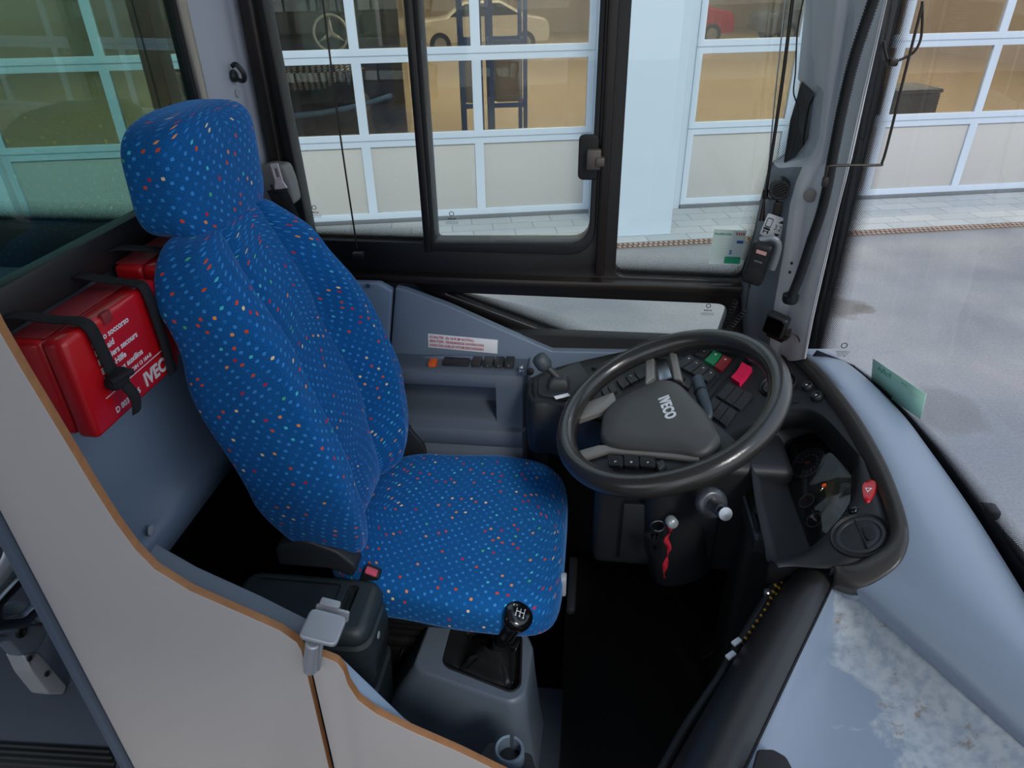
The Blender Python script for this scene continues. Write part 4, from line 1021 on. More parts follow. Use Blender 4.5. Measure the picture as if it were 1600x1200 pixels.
def surf_frame(px, py, off=0):
    o = ats(px, py, off); e_ = .002; sl_ = (zi(o.x+e_)-zi(o.x-e_))/(2*e_)
    return frame(o, (0, -1, 0), (1, 0, sl_))
def ring_vent(px, py, R, name='air_vent', tilt=None):
    M_ = surf_frame(px, py, .003)
    zax = (M_.to_3x3() @ V(0, 0, 1))
    b = B(); b.lathe([(R, -.006), (R*1.02, .002), (R*.97, .006), (R*.90, .002), (R*.86, -.006)], M_.translation, zax, 40, cap=False); v = obj(name, b, BLK2, dash, smooth=60)
    b = B(); b.lathe([(R*.84, -.012), (R*.84, .001), (R*.80, .004), (R*.70, .004), (R*.66, .001), (.0005, .0008)], M_.translation, zax, 40); obj('flap_disc', b, DK, v, smooth=50)
    b = B(); b.box((R*1.5, .0025, .003), M_ @ Matrix.Translation((0, R*.05, .0035)), .001)
    b.plate([rpoly([V2(-R*.35, R*.12), V2(R*.4, R*.12), V2(R*.25, R*.5), V2(-R*.2, R*.5)], R*.2)], M_ @ Matrix.Translation((0, 0, .004)), .004, .001); obj('flap_grip', b, BLK2, v)
ring_vent(1216, 602, .040); ring_vent(1345, 838, .046); ring_vent(1180, 562, .020)
for x, y in ((1262, 605), (1277, 621)):
    M_ = surf_frame(x, y, .002); zax = M_.to_3x3() @ V(0, 0, 1)
    b = B(); b.lathe([(.0125, 0), (.0125, .006), (.0105, .009), (.007, .0085), (.0065, .0065), (.001, .0065)], M_.translation, zax, 28); k = obj('round_button', b, BLK, dash, smooth=40)
    b = B(); b.plate([[V2(0, .003), V2(-.0026, -.002), V2(.0026, -.002)], [V2(0, .0012), V2(.001, -.0008), V2(-.001, -.0008)]], M_ @ Matrix.Translation((0, 0, .0072)), .0004); obj('button_symbol', b, WHT, k)
M_ = surf_frame(1244, 626, .001); b = B(); b.lathe([(.0085, 0), (.0085, .0012), (.0075, .0012), (.0075, .0006), (.001, .0006)], M_.translation, M_.to_3x3() @ V(0, 0, 1), 24); obj('blanking_cap', b, BLK, dash)
M_ = surf_frame(1334, 799, .001); b = B(); b.lathe([(.009, 0), (.0085, .005), (.006, .008), (.002, .009)], M_.translation, M_.to_3x3() @ V(0, 0, 1), 24); obj('light_sensor', b, mat('sensor_black', '#08080a', .12), dash, smooth=60)
# hazard switch
HZ = [(1348, 766), (1352, 757), (1362, 752), (1370, 756), (1370, 768), (1364, 782), (1357, 789), (1351, 784)]
M_ = surf_frame(1358, 770, .002); MI = M_.inverted(); zax = M_.to_3x3() @ V(0, 0, 1)
H2 = [MI @ atp(x, y, M_.translation, zax) for x, y in HZ]; H2 = [V2(p.x, p.y) for p in H2]; H2 = [V2(v.x, v.y) for v in catmull([V(p.x, p.y, 0) for p in H2], 3, True)]
hc = V2(sum(p.x for p in H2)/len(H2), sum(p.y for p in H2)/len(H2))
b = B(); b.loft([[M_ @ V(hc.x+(p.x-hc.x)*k, hc.y+(p.y-hc.y)*k, h) for p in H2] for k, h in ((1, -.004), (1, .003), (.93, .006), (.6, .0065), (.05, .006))], cu=True, cap=True); k = obj('hazard_switch', b, RED, dash, smooth=60, label='red hazard light switch with white triangle')
b = B(); b.plate([[V2(0, .006), V2(-.006, -.004), V2(.006, -.004)], [V2(0, .0032), V2(.0036, -.0026), V2(-.0036, -.0026)]], M_ @ Matrix.Translation((hc.x, hc.y, .0072)), .0005); obj('triangle_symbol', b, WHT, k)
# switch banks
def bank(q, n, mats, syms=None, h=.007, gap=.0012, off=0.0):
    fl, fr, nr, nl = [ats(x, y, off) for x, y in q]
    for i in range(n):
        a0, a1 = (i)/n, (i+1)/n
        P_ = [fl.lerp(fr, a0), fl.lerp(fr, a1), nl.lerp(nr, a1), nl.lerp(nr, a0)]
        c0 = sum(P_, V(0, 0, 0))/4; nrm = (P_[1]-P_[0]).cross(P_[3]-P_[0]).normalized()
        if nrm.z < 0: nrm = -nrm
        P_ = [lerp(p, c0, min(.4, gap/(p-c0).length*1.2)) for p in P_]
        m0, m1 = (P_[0]+P_[3])/2, (P_[1]+P_[2])/2
        b = B(); bm = bmesh.new()
        ring = [P_[0], P_[1], m1, P_[2], P_[3], m0]
        hs = [h, h, h*.62, h*.92, h*.92, h*.62]
        lo = [bm.verts.new(p-nrm*.004) for p in ring]; hi = [bm.verts.new(lerp(p, c0, .05)+nrm*k_) for p, k_ in zip(ring, hs)]
        for j in range(6): bm.faces.new((lo[j], lo[(j+1) % 6], hi[(j+1) % 6], hi[j]))
        bm.faces.new((hi[0], hi[1], hi[2], hi[5])); bm.faces.new((hi[5], hi[2], hi[3], hi[4])); bm.faces.new(lo[::-1])
        bmesh.ops.recalc_face_normals(bm, faces=bm.faces)
        bmesh.ops.bevel(bm, geom=bm.edges[:], offset=.0006, segments=1, affect='EDGES')
        b._merge(bm)
        m_ = mats[i % len(mats)]; k = obj('switch', b, m_, dash, smooth=30)
        if syms and syms[i]:
            M_ = frame(lerp(c0, (P_[0]+P_[1])/2, .55)+nrm*(h*.86), P_[1]-P_[0], P_[0]-P_[3])
            b = B(); b.text(syms[i], .0075, M_, .0005, bold=.0002); obj('switch_symbol', b, WHT, k)
SWM = mat('switch_dark_grey', '#27282a', .5, bump=.1, bscale=900); GRN = mat('switch_green', '#0f7a4c', .45); RDD = mat('switch_dark_red', '#7b1f27', .45); PNK = mat('switch_pink_red', '#e01f52', .4)
bank([(1137, 600), (1178, 620), (1156, 645), (1118, 622)], 3, [SWM])
bank([(1115, 623), (1152, 646), (1134, 671), (1097, 643)], 3, [SWM])
bank([(1077, 556), (1120, 586), (1106, 601), (1051, 572)], 4, [SWM], ['o', '=', 'x', 'c'])
bank([(1114, 550), (1129, 556), (1114, 575), (1099, 566)], 1, [GRN], ['D'])
bank([(1130, 557), (1144, 564), (1127, 584), (1114, 576)], 1, [RDD], ['R'])
bank([(1096, 547), (1110, 552), (1098, 562), (1084, 557)], 1, [SWM], ['.'])
bank([(1160, 571), (1177, 580), (1156, 606), (1141, 596)], 1, [PNK], h=.012)
bank([(1050, 580), (1082, 600), (1076, 612), (1040, 590)], 3, [SWM], ['', 's', ''])
bank([(938, 573), (962, 562), (974, 573), (950, 585)], 2, [SWM])
bank([(962, 597), (1002, 578), (1012, 590), (972, 611)], 3, [SWM], ['', 'o', ''])
bank([(938, 612), (958, 602), (966, 614), (946, 625)], 2, [SWM])
M_ = surf_frame(928, 575, .001); b = B(); b.lathe([(.0065, 0), (.0065, .003), (.004, .004)], M_.translation, (0, 0, 1), 20); obj('round_button', b, BLK2, dash)
# divider groove line between the banks
b = B(); b.tube([ats(1170, 553, .001), ats(1150, 572, .001), ats(1100, 632, .001)], .002, 6); b.tube([ats(1160, 550, .001), ats(1140, 570, .001), ats(1092, 626, .001)], .0015, 6); obj('panel_ridge', b, BLK, dash)

# instrument cluster
cl = thing('instrument_cluster', 'black gauge cluster with four dials behind a clear lens under the hood', 'gauges', CP0)
b = B(); b.plate([lp], CF @ Matrix.Translation((0, 0, -.012)), .006); obj('face', b, mat('gauge_face', '#101215', .5), cl)
b = B(); b.plate([lp], CF @ Matrix.Translation((0, 0, .0)), .002, .0005); obj('lens', b, LENS, cl)
WL = mat('gauge_print', '#9aa0a6', .5); NEE = mat('needle_red', '#b3303a', .4)
def dial(px, py, r, n, a0, a1, nd, nums=None, elongate=1):
    c_ = cp2(px, py); M_ = CF @ Matrix.Translation((c_.x, c_.y, -.0085))
    b = B(); b.lathe([(r, 0), (r, .0016), (r*.96, .0018), (r*.95, .0006), (r*.2, .0004), (.0005, .0004)], M_.translation, CN, 40); d = obj('dial', b, mat('dial_face', '#0c0e10', .45), cl, smooth=40)
    b = B(); b.tube([M_ @ V(r*.985*cos(2*pi*i/48), r*.985*sin(2*pi*i/48), .0018) for i in range(48)], .0005, 6, 1, True)
    b.tube([M_ @ V(r*.88*cos(2*pi*i/48), r*.88*sin(2*pi*i/48), .0008) for i in range(48)], .00025, 4, 1, True)
    for i in range(n):
        a = radians(a0+(a1-a0)*i/(n-1)); l_ = r*(.16 if i % 2 == 0 else .09)
        b.box((l_, .0006, .0004), M_ @ Matrix.Rotation(a, 4, 'Z') @ Matrix.Translation((r*.86-l_/2, 0, .0008)), 0)
        if nums and i % 2 == 0:
            b.text(str(nums*(i//2)), r*.17, M_ @ Matrix.Translation((r*.58*cos(a), r*.58*sin(a), .0009)), .0001)
    obj('dial_scale', b, WL, d)
    a = radians(nd); b = B()
    b.plate([[V2(-r*.15, -.0012), V2(r*.72, -.0004), V2(r*.72, .0004), V2(-r*.15, .0012)]], M_ @ Matrix.Rotation(a, 4, 'Z') @ Matrix.Translation((0, 0, .003)), .0008); b.lathe([(r*.11, 0), (r*.10, .003), (r*.05, .0035)], M_.translation+CN*.001, CN, 16); obj('needle', b, NEE, d)
dial(1259, 720, .0375, 25, 225, -45, 222, 10); dial(1257, 779, .0165, 9, 200, 20, 190); dial(1269, 809, .0165, 9, 200, 20, 100); dial(1312, 846, .036, 25, 225, -45, 120, 2)
q = [cp2(x, y) for x, y in ((1283, 756), (1308, 724), (1334, 752), (1310, 792), (1290, 778))]
b = B(); b.plate([rpoly(q, .004)], CF @ Matrix.Translation((0, 0, -.0085)), .002, .0005); obj('display', b, mat('lcd_grey', '#5c564a', .2), cl, label='grey brown display between the dials')
c_ = cp2(1285, 755); b = B(); b.text('(!)', .009, CF @ Matrix.Translation((c_.x, c_.y, -.006)), .0002, bold=.0003); obj('warning_symbol', b, mat('warning_orange', '#c0561d', .5, emis='#ff6a1a', es=.6), cl, label='orange warning symbol')

# parking brake lever on the panel
bs = ats(873, 603, .004)
t = thing('parking_brake_lever', 'dark grey park brake lever with ribbed knob left of the steering wheel', 'lever', bs)
b = B(); b.loft([[bs+V(x*k, y*k, h) for x, y in [(p.x, p.y) for p in rpoly(rect(-.026, -.022, .026, .020), .010)]] for k, h in ((1, -.004), (1, .006), (.9, .016), (.7, .024), (.5, .027))], cu=True, cap=True); obj('base', b, DK, t, smooth=60)
kp = at(851, 571, 'Y', bs.y+.01); kp2 = at(846, 560, 'Y', bs.y+.01)
b = B(); b.tube([bs+V(0, 0, .02), lerp(bs, kp, .6)+V(0, 0, .01), kp], .0085, 12); obj('stalk', b, DK, t)
axk = (kp-bs).normalized()
b = B(); b.lathe([(.010, -.012), (.016, -.006), (.0185, .0), (.019, .016), (.017, .024), (.011, .029), (.001, .030)], kp, (axk+V(-.1, 0, .1)).normalized(), 28); obj('knob', b, mat('slate_knob', '#3b4248', .4, bump=.3, bscale=900), t, smooth=60)
M_ = frame(ats(878, 619, .008), (ats(893, 615)-ats(863, 622)), (1, 0.2, 0))
b = B(); b.box((.036, .013, .001), M_, .0004); lb_ = obj('paper_label', b, WHT, t, label='small white label in front of the lever')
b = B(); b.text('FRENO   STAZ.', .005, M_ @ Matrix.Translation((0, 0, .0007)), .0001); obj('label_print', b, GM, lb_)
c_ = at(836, 664, 'Y', 1.16); 

# ================================================================== STEERING WHEEL
WC = V(.1592, 1.1722, .8135); tl, az = .4189, 3.344
WN = V(sin(tl)*cos(az), sin(tl)*sin(az), cos(tl))
WX = V(0, -1, 0); WX = (WX-WN*WX.dot(WN)).normalized(); WF = frame(WC, WX, WN.cross(WX)); WI = WF.inverted()
def wp2(px, py, h=0): v = WI @ atp(px, py, WC+WN*h, WN); return V2(v.x, v.y)
sw = thing('steering_wheel', 'large black steering wheel with silver lettering on the hub', 'steering wheel', WC)
RIM = mat('rim_soft_black', '#2b2a28', .2, spec=.7, bump=.12, bscale=500)
b = B(); rows_ = []
for i in range(96):
    a = 2*pi*i/96; rr_ = .0222+.0010*cos(4*a+.6)+.0018*max(0, cos(2*(a+.9)))**3; Rc = .2365-rr_
    rows_.append([WF @ V((Rc+rr_*.92*cos(t_))*cos(a), (Rc+rr_*.92*cos(t_))*sin(a), rr_*sin(t_)) for t_ in [2*pi*j/20 for j in range(20)]])
b.loft(rows_, cu=True, cv=True); obj('rim', b, RIM, sw, smooth=180)
hub = [(934, 681), (937, 650), (953, 626), (1012, 596), (1040, 589), (1062, 596), (1082, 617), (1106, 643), (1126, 681), (1113, 699), (1093, 711), (1054, 704), (966, 698), (943, 692)]
H_ = rpoly([wp2(x, y, .0) for x, y in hub], .02, 4); hc = V2(sum(p.x for p in H_)/len(H_), sum(p.y for p in H_)/len(H_))
HUBM = mat('hub_charcoal', '#484746', .42, bump=.25, bscale=700)
b = B(); b.loft([[WF @ V(hc.x+(p.x-hc.x)*k, hc.y+(p.y-hc.y)*k, h) for p in H_] for k, h in ((.9, -.055), (.99, -.045), (1.0, -.022), (.985, -.008), (.95, -.001), (.90, .002), (.6, .005), (.3, .006), (.02, .0062))], cu=True, cap=True); obj('hub', b, HUBM, sw, smooth=60)
c_ = wp2(1042, 637, .006); d_ = wp2(1049, 655, .006)-wp2(1034, 616, .006); ang_ = math.atan2(d_.y, d_.x)
b = B(); b.text('IVECO', .0295, WF @ Matrix.Translation((c_.x, c_.y, .0066)) @ Matrix.Rotation(ang_, 4, 'Z'), .0012, bold=.0011, sx=.80, space=1.12); obj('emblem', b, mat('silver_letters', '#d9dce0', .3, metal=.3), sw, label='silver raised lettering')
q = [wp2(x, y, .005) for x, y in ((974, 628), (1024, 606), (1054, 607), (1072, 626), (1060, 668), (985, 658))]
SPK = mat('spoke_grey', '#7f7c78', .35, metal=.2)
def spoke(P_, h, th, m_, name='spoke', r=.006):
    b = B(); b.plate([rpoly([wp2(x, y, h) for x, y in P_], r)], WF @ Matrix.Translation((0, 0, h)), th, min(.003, th*.3)); return obj(name, b, m_, sw)
spoke([(893, 663), (899, 642), (925, 630), (960, 616), (966, 636), (930, 650)], -.016, .016, SPK)
spoke([(888, 712), (938, 698), (1000, 700), (1088, 712), (1090, 722), (1040, 742), (990, 748), (930, 742), (893, 725)], -.024, .010, BLK)
spoke([(888, 711), (938, 697), (1000, 699), (1096, 708), (1092, 722), (1045, 716), (950, 708), (905, 722), (893, 720)], -.014, .010, SPK, 'spoke_trim')
spoke([(1010, 556), (1022, 556), (1024, 590), (1010, 602)], -.018, .014, SPK, r=.003)
spoke([(1024, 562), (1044, 562), (1052, 592), (1030, 598)], -.024, .010, STEEL, 'spoke_core', r=.003)
spoke([(1046, 552), (1058, 556), (1068, 600), (1054, 596)], -.018, .014, SPK, r=.003)
spoke([(1090, 640), (1150, 690), (1140, 716), (1088, 720)], -.024, .014, BLK)
for i, s_ in enumerate(('c', 'o', '+')):
    x = 962+25*i; y = 721+i*.8
    q = [wp2(*p, -.010) for p in ((x-12, y-9), (x+11, y-7), (x+13, y+6), (x+8, y+9), (x-11, y+8))]
    b = B(); b.plate([rpoly(q, .003)], WF @ Matrix.Translation((0, 0, -.010)), .008, .0015); k = obj('thumb_button', b, BLK2, sw)
    c_ = wp2(x, y, -.006); b = B(); b.text(s_, .009, WF @ Matrix.Translation((c_.x, c_.y, -.0058)) @ Matrix.Rotation(radians(10), 4, 'Z'), .0003); obj('button_symbol', b, WHT, k)
q = [wp2(*p, -.012) for p in ((1026, 725), (1037, 720), (1040, 729), (1030, 737))]
b = B(); b.plate([rpoly(q, .003)], WF @ Matrix.Translation((0, 0, -.012)), .01, .002); obj('thumb_wheel', b, DK, sw)

# column, stalk, ignition, adjuster
co = thing('steering_column', 'black steering column shroud under the wheel with silver adjuster knob', 'steering column', WC-WN*.3)
rows_ = []
for k, (h, r) in enumerate(((-.05, .05), (-.08, .06), (-.14, .062), (-.22, .07), (-.30, .08), (-.42, .08))):
    rows_.append([WF @ V(r*se(cos(a), 3)*1.1, -.005-.02*k+r*se(sin(a), 3)*.9, h) for a in [2*pi*j/32 for j in range(32)]])
b = B(); b.loft(rows_, cu=True, cap=True); obj('shroud', b, BLK, co, smooth=60)
p0 = atp(1106, 650, WC-WN*.05, WN); p1 = atp(1089, 592, WC-WN*.03, WN)
b = B(); b.tube([lerp(WC-WN*.07, p0, .8), p0, lerp(p0, p1, .55), p1], lambda u: .008+.006*min(1, u*1.6), 14, flat=(1, .8)); st_ = obj('indicator_stalk', b, mat('stalk_slate', '#3a444e', .4), co)
b = B(); b.lathe([(.0140, 0), (.0142, .002), (.0140, .004)], lerp(p0, p1, .62), (p1-p0), 20); obj('stalk_ring', b, BLK2, st_)
c_ = at(1045, 808, 'Y', 1.13)
b = B(); b.lathe([(.020, -.004), (.020, .004), (.017, .008), (.012, .009), (.011, .004), (.001, .004)], c_, (0, -1, .3), 28); obj('ignition_lock', b, BLK, co, smooth=50)
c_ = at(1112, 786, 'Y', 1.06); c2 = at(1131, 801, 'Y', 1.00)
b = B(); b.lathe([(.030, -.01), (.030, .004), (.024, .010), (.019, .010)], c_, c2-c_, 30); b.cyl(c_, lerp(c_, c2, .9), .013, 24); obj('adjuster_sleeve', b, mat('smoked_grey', '#4a4d52', .3, metal=.3), co, smooth=50)
b = B(); b.lathe([(.011, -.012), (.0135, -.010), (.0140, .006), (.0125, .010), (.001, .011)], c2, (c2-c_).normalized(), 28); obj('adjuster_knob', b, STEEL, co, smooth=50, label='silver round adjuster knob')
# lower dash block
b = B(); b.box((.40, .40, .30), Matrix.Translation((.23, 1.36, .53)), .02, 3); obj('lower_panel', b, PANB, dash)
b = B(); b.box((.20, .012, .16), Matrix.Translation((.19, 1.150, .50)), .004, 2); obj('lock_panel', b, BLK, dash)
b = B(); b.box((.24, .10, .62), Matrix.Translation((.46, 1.15, .32)), .02, 3); b.box((.06, .6, .7), Matrix.Translation((.50, 1.2, .33)), .02, 3); obj('front_wall', b, BLK2, dash)
q = [at(x, y, 'Z', .60) for x, y in ((1146, 722), (1170, 728), (1212, 848), (1180, 842))]
P_ = rpoly([V2(v.x, v.y) for v in q], .006); c_ = V2(sum(p.x for p in P_)/len(P_), sum(p.y for p in P_)/len(P_))
b = B(); b.plate([P_, [c_+(p-c_)*.88 for p in P_][::-1]], Matrix.Translation((0, 0, .590)), .05, .002); b.plate([[c_+(p-c_)*.9 for p in P_]], Matrix.Translation((0, 0, .578)), .004); pk = obj('document_slot', b, DK, dash, label='dark slot with lighter rim right of the column')
b = B(); b.tube([V(v.x, v.y, .605) for v in (q[0]*.9+q[1]*.1, q[3]*.85+q[2]*.15)], .008, 10, 2); obj('slot_bar', b, GRYD, pk)
for x, y in ((1158, 745), (1177, 828)):
    v = at(x, y, 'Z', .612); b = B(); b.lathe([(.003, 0), (.003, .0015)], v, (0, 0, 1), 12); obj('screw', b, STEEL, pk)

# keys hanging from the lock
kc = at(1046, 808, 'Y', 1.11)
t = thing('key_bunch', 'bunch of keys with red ribbon hanging from the ignition lock', 'keys', kc)
b = B(); b.lathe([(.011, 0), (.012, .003), (.012, .016), (.009, .020), (.001, .021)], at(1047, 812, 'Y', 1.10), (.3, -1, .2), 20); obj('key_head', b, mat('key_grey', '#aab4b6', .35, metal=.3), t, smooth=60)
c_ = at(1028, 822, 'Y', 1.09)
b = B(); b.tube([c_+V(.014*cos(a), 0, .014*sin(a)) for a in [2*pi*k/20 for k in range(20)]], .0012, 8, 1, True); obj('key_ring', b, STEEL, t)
for dx, dz, l_ in ((-.004, -.03, .05), (-.014, -.025, .045), (.004, -.028, .04)):
    M_ = Matrix.Translation(c_+V(dx, -.004, dz)) @ Matrix.Rotation(dx*20, 4, 'Y')
    b = B(); b.box((.007, .002, l_), M_ @ Matrix.Translation((0, 0, -l_*.3)), .0005); b.lathe([(.010, 0), (.010, .002)], M_ @ V(0, .001, .004), (0, -1, 0), 16); obj('key', b, mat('key_dark', '#2a2c30', .35, metal=.7), t)
R_ = catmull([at(x, y, 'Y', 1.085) for x, y in ((1044, 823), (1048, 830), (1041, 842), (1045, 855), (1043, 868), (1040, 880), (1038, 890), (1038, 903))], 4)
b = B(); rw = [[p+V(-.006*cos(.5*i*.6), .003*sin(i*.9), 0), p+V(.006*cos(.5*i*.6), -.003*sin(i*.9), 0)] for i, p in enumerate(R_)]; b.loft(rw); obj('red_ribbon', b, mat('red_ribbon', '#b2182f', .7), t, solid=(.0012, 0), label='red fabric ribbon')

# pedals
for (x0, y0_, lab) in ((.36, 1.02, 'black accelerator pedal deep in the footwell near the side cover'), (.34, 1.20, 'black brake pedal deep in the footwell below the column')):
    t = thing('pedal', lab, 'pedal', (x0, y0_, .014))
    M_ = Matrix.Translation((x0, y0_, .10)) @ Matrix.Rotation(radians(-50), 4, 'Y')
    b = B(); b.box((.16 if y0_ < 1.1 else .07, .07, .012), M_, .005); obj('pad', b, BLK2, t)
    b = B(); b.box((.09, .02, .02), Matrix.Translation((x0+.05, y0_, .09)), .004); b.box((.02, .02, .08), Matrix.Translation((x0+.02, y0_, .055)), .003); obj('arm', b, BLK, t)
# cables beside the side cover
BRD = mat('braided_cable', '#14140f', .7); n, p_, N = node_graph(BRD)
uvn = N('ShaderNodeTexCoord'); wv = N('ShaderNodeTexWave'); wv.inputs['Scale'].default_value = 32; wv.bands_direction = 'DIAGONAL'; n.links.new(uvn.outputs['Object'], wv.inputs['Vector'])
rp = N('ShaderNodeValToRGB'); rp.color_ramp.interpolation = 'CONSTANT'; rp.color_ramp.elements[0].color = hexl('#101010'); rp.color_ramp.elements[1].color = hexl('#b9932b'); rp.color_ramp.elements[1].position = .72
n.links.new(wv.outputs[0], rp.inputs[0]); n.links.new(rp.outputs[0], p_.inputs['Base Color'])
t = thing('cable_loom', 'black cables with yellow dashes and white clips along the black side cover', 'cables', at(1170, 980, 'Z', .5))
def zc(x, y, z): return at(x, y, 'Z', z)
for o_ in (0, 7):
    b = B(); b.tube([zc(1217+o_, 900, .66), zc(1200+o_, 945, .64), zc(1180+o_, 975, .62), zc(1160+o_, 1005, .60)], .003, 8); obj('braided_cable', b, BRD, t)
b = B(); b.tube([zc(1232, 890, .66), zc(1205, 925, .64), zc(1165, 990, .60), zc(1120, 1065, .57), zc(1070, 1140, .54), zc(1020, 1230, .5)], .008, 10); obj('black_hose', b, BLK, t)
for x, y in ((1151, 1003), (1142, 1024)):
    b = B(); b.box((.018, .010, .006), Matrix.Translation(zc(x, y, .605)) @ Matrix.Rotation(radians(40), 4, 'Z'), .002); obj('white_clip', b, WHT, t)
for x, y in ((1210, 905), (1198, 928)):
    b = B(); b.lathe([(.006, 0), (.006, .006), (.004, .008)], zc(x, y, .655), (0, 0, 1), 14); obj('plug', b, STEEL, t)
for dx in (0, 22):
    b = B(); b.tube([zc(1142+dx*.4, 1060, .56), zc(1110+dx*.6, 1120, .55), zc(1060+dx, 1225, .53)], .0028, 6); obj('metal_rail', b, mat('dull_rail', '#6d675e', .5, metal=.5), t)

# ================================================================== SIDE CONSOLE UNDER THE WINDOW
t = thing('side_console', 'slate grey side console with tray under the window beside the seat', 'console', (-.4, 1.5, .4))
q = [V2(*[sp2(x, y, 1.56)[k] for k in (0, 1)]) for x, y in ((618, 450), (632, 453), (700, 478), (790, 518), (862, 549), (1010, 552), (1010, 600), (606, 600))]
b = B(); b.plate([rpoly(q, .004)], SF(1.572), .025, .003); obj('triangular_panel', b, mat('panel_blue_grey', '#6d7c8e', .45, bump=.12, bscale=500), t)
q = [sp2(x, y, 1.56) for x, y in ((470, 440), (592, 443), (613, 455), (603, 610), (470, 610))]
b = B(); b.plate([rpoly(q, .006)], SF(1.572), .025, .006); rp_ = obj('rear_panel', b, mat('rear_panel_blue', '#8092a8', .45, bump=.12, bscale=500), t)
b = B(); b.lathe([(.006, 0), (.005, .003)], at(575, 447, 'Y', 1.553), (0, -1, .4), 14); obj('screw', b, STEEL, rp_)
pr = [(1.575, .690), (1.50, .690), (1.475, .697), (1.462, .693), (1.457, .680), (1.456, .662), (1.462, .655), (1.51, .650), (1.53, .64), (1.53, .575), (1.50, .567), (1.465, .566), (1.455, .560), (1.452, .545), (1.440, .540), (1.436, .530), (1.436, .500), (1.445, .488), (1.44, .470), (1.425, .45), (1.43, .36), (1.45, .30)]
b = B(); b.loft([[V(x, y, z) for y, z in pr] for x in (-.76, -.6, -.4, -.225)]); obj('tray_body', b, GRYD, t, smooth=45)
pe = [(1.575, .690), (1.50, .690), (1.475, .697), (1.462, .693), (1.457, .680), (1.456, .662), (1.456, .65), (1.455, .62), (1.455, .60), (1.455, .58), (1.455, .575), (1.455, .57), (1.455, .560), (1.452, .545), (1.440, .540), (1.436, .530), (1.436, .500), (1.445, .488), (1.44, .470), (1.425, .45), (1.43, .36), (1.45, .30)]
b = B(); b.loft([[V(x, y, z) for y, z in pe] for x in (-.225, -.158)]+[[V(-.150, y+.012, z) for y, z in pe], [V(-.148, 1.575, z) for y, z in pe]]); b.loft([[V(-.225, y, z) for y, z in pr[5:14]], [V(-.225, y, z) for y, z in pe[5:14]]]); obj('tray_end', b, GRYD, t, smooth=40)
b = B(); b.box((.9, .015, .5), Matrix.Translation((-.55, 1.585, .45)), .002); obj('backing', b, GRYD, t)
# recess rim over the switches
b = B(); rim = [at(*p, 'Y', 1.545) for p in ((615, 590), (640, 568), (668, 560), (735, 560), (800, 566), (818, 578))]
b.tube(rim, .006, 8); obj('recess_rim', b, mat('rim_blue_grey', '#64748a', .45), t)
def onledge(px, py, y=1.50): return at(px, py, 'Y', y)
def sbox(name, x0, x1, py0, py1, m_, y=1.52, dep=.04, bev=.002, parent=t):
    a = at(x0, py0, 'Y', y); c_ = at(x1, py1, 'Y', y)
    b = B(); b.box((abs(c_.x-a.x), dep, abs(a.z-c_.z)), Matrix.Translation(((a.x+c_.x)/2, y+dep/2, (a.z+c_.z)/2)), bev); return obj(name, b, m_, parent), a, c_
sbox('recess_back', 640, 815, 566, 590, BLK2, 1.525, .02)
d, a, c_ = sbox('control_display', 690, 732, 568, 586, BLK, 1.505)
b = B(); b.text('-------  ----\n~  ~  ~', .0085, SF(1.5045) @ Matrix.Translation(((a.x+c_.x)/2, (a.z+c_.z)/2, 0)), .0002); obj('print', b, WL, d)
for x0, x1 in ((736, 751), (754, 770), (772, 786), (788, 802)):
    d, a, c_ = sbox('switch', x0, x1, 568, 586, SWM, 1.505)
    if x0 > 740:
        b = B(); b.text('o', .008, SF(1.5045) @ Matrix.Translation(((a.x+c_.x)/2, a.z-.006, 0)), .0002); obj('switch_symbol', b, WL, d)
d, a, c_ = sbox('orange_connector', 668, 681, 568, 583, mat('orange_plastic', '#d95a1b', .45), 1.49, .03, .002)
d.name = 'connector_clip'; d['label'] = 'bright orange clip'
b = B(); c_ = at(814, 578, 'Y', 1.48); b.tube([c_, c_+V(.006, -.01, .004), c_+V(.002, -.014, -.008), c_+V(-.004, -.01, -.010)], .002, 8)
b.box((.010, .003, .022), Matrix.Translation(c_+V(-.003, -.012, -.004)) @ Matrix.Rotation(.4, 4, 'Y'), .001); kk = thing('small_key', 'small silver key in the console lock beside the switches', 'key', c_); obj('blade', b, STEEL, kk)
b = B(); b.lathe([(.007, 0), (.007, .012), (.005, .013)], c_+V(.0, .012, 0), (0, -1, .2), 16); obj('lock', b, STEEL, t)
b = B(); b.lathe([(.009, 0), (.009, .012), (.004, .014)], at(829, 580, 'Y', 1.49), (0, -1, .4), 16); obj('plug_socket', b, BLK2, t)
# warning sticker
c_ = at(723, 537, 'Y', 1.5585); a = at(669, 522, 'Y', 1.5585); e_ = at(778, 532, 'Y', 1.5585); w_ = (e_-a).length; an = math.atan2(e_.z-a.z, e_.x-a.x)
M_ = SF(1.5585) @ Matrix.Translation((c_.x, c_.z, 0)) @ Matrix.Rotation(an, 4, 'Z')
t = thing('warning_sticker', 'white sticker with three lines of red lettering on the side panel', 'sticker', c_)
b = B(); b.box((w_, .040, .0008), M_, .0002); obj('sheet', b, WHT, t)
b = B()
for i, s_ in enumerate(('SCHALTER  (S): NUR IM NOTFALL', 'BENUTZEN - REGELMÄSSIGE ANWENDUNG', 'KANN DAS ADBLUE SYSTEM BESCHÄDIGEN')):
    b.text(s_, .0098, M_ @ Matrix.Translation((-w_/2+.004, .0115-.0118*i, .0006)), .0001, 'LEFT', bold=.0003, sx=.74 if i else .8)
obj('print', b, REDT, t, label='red lettering')

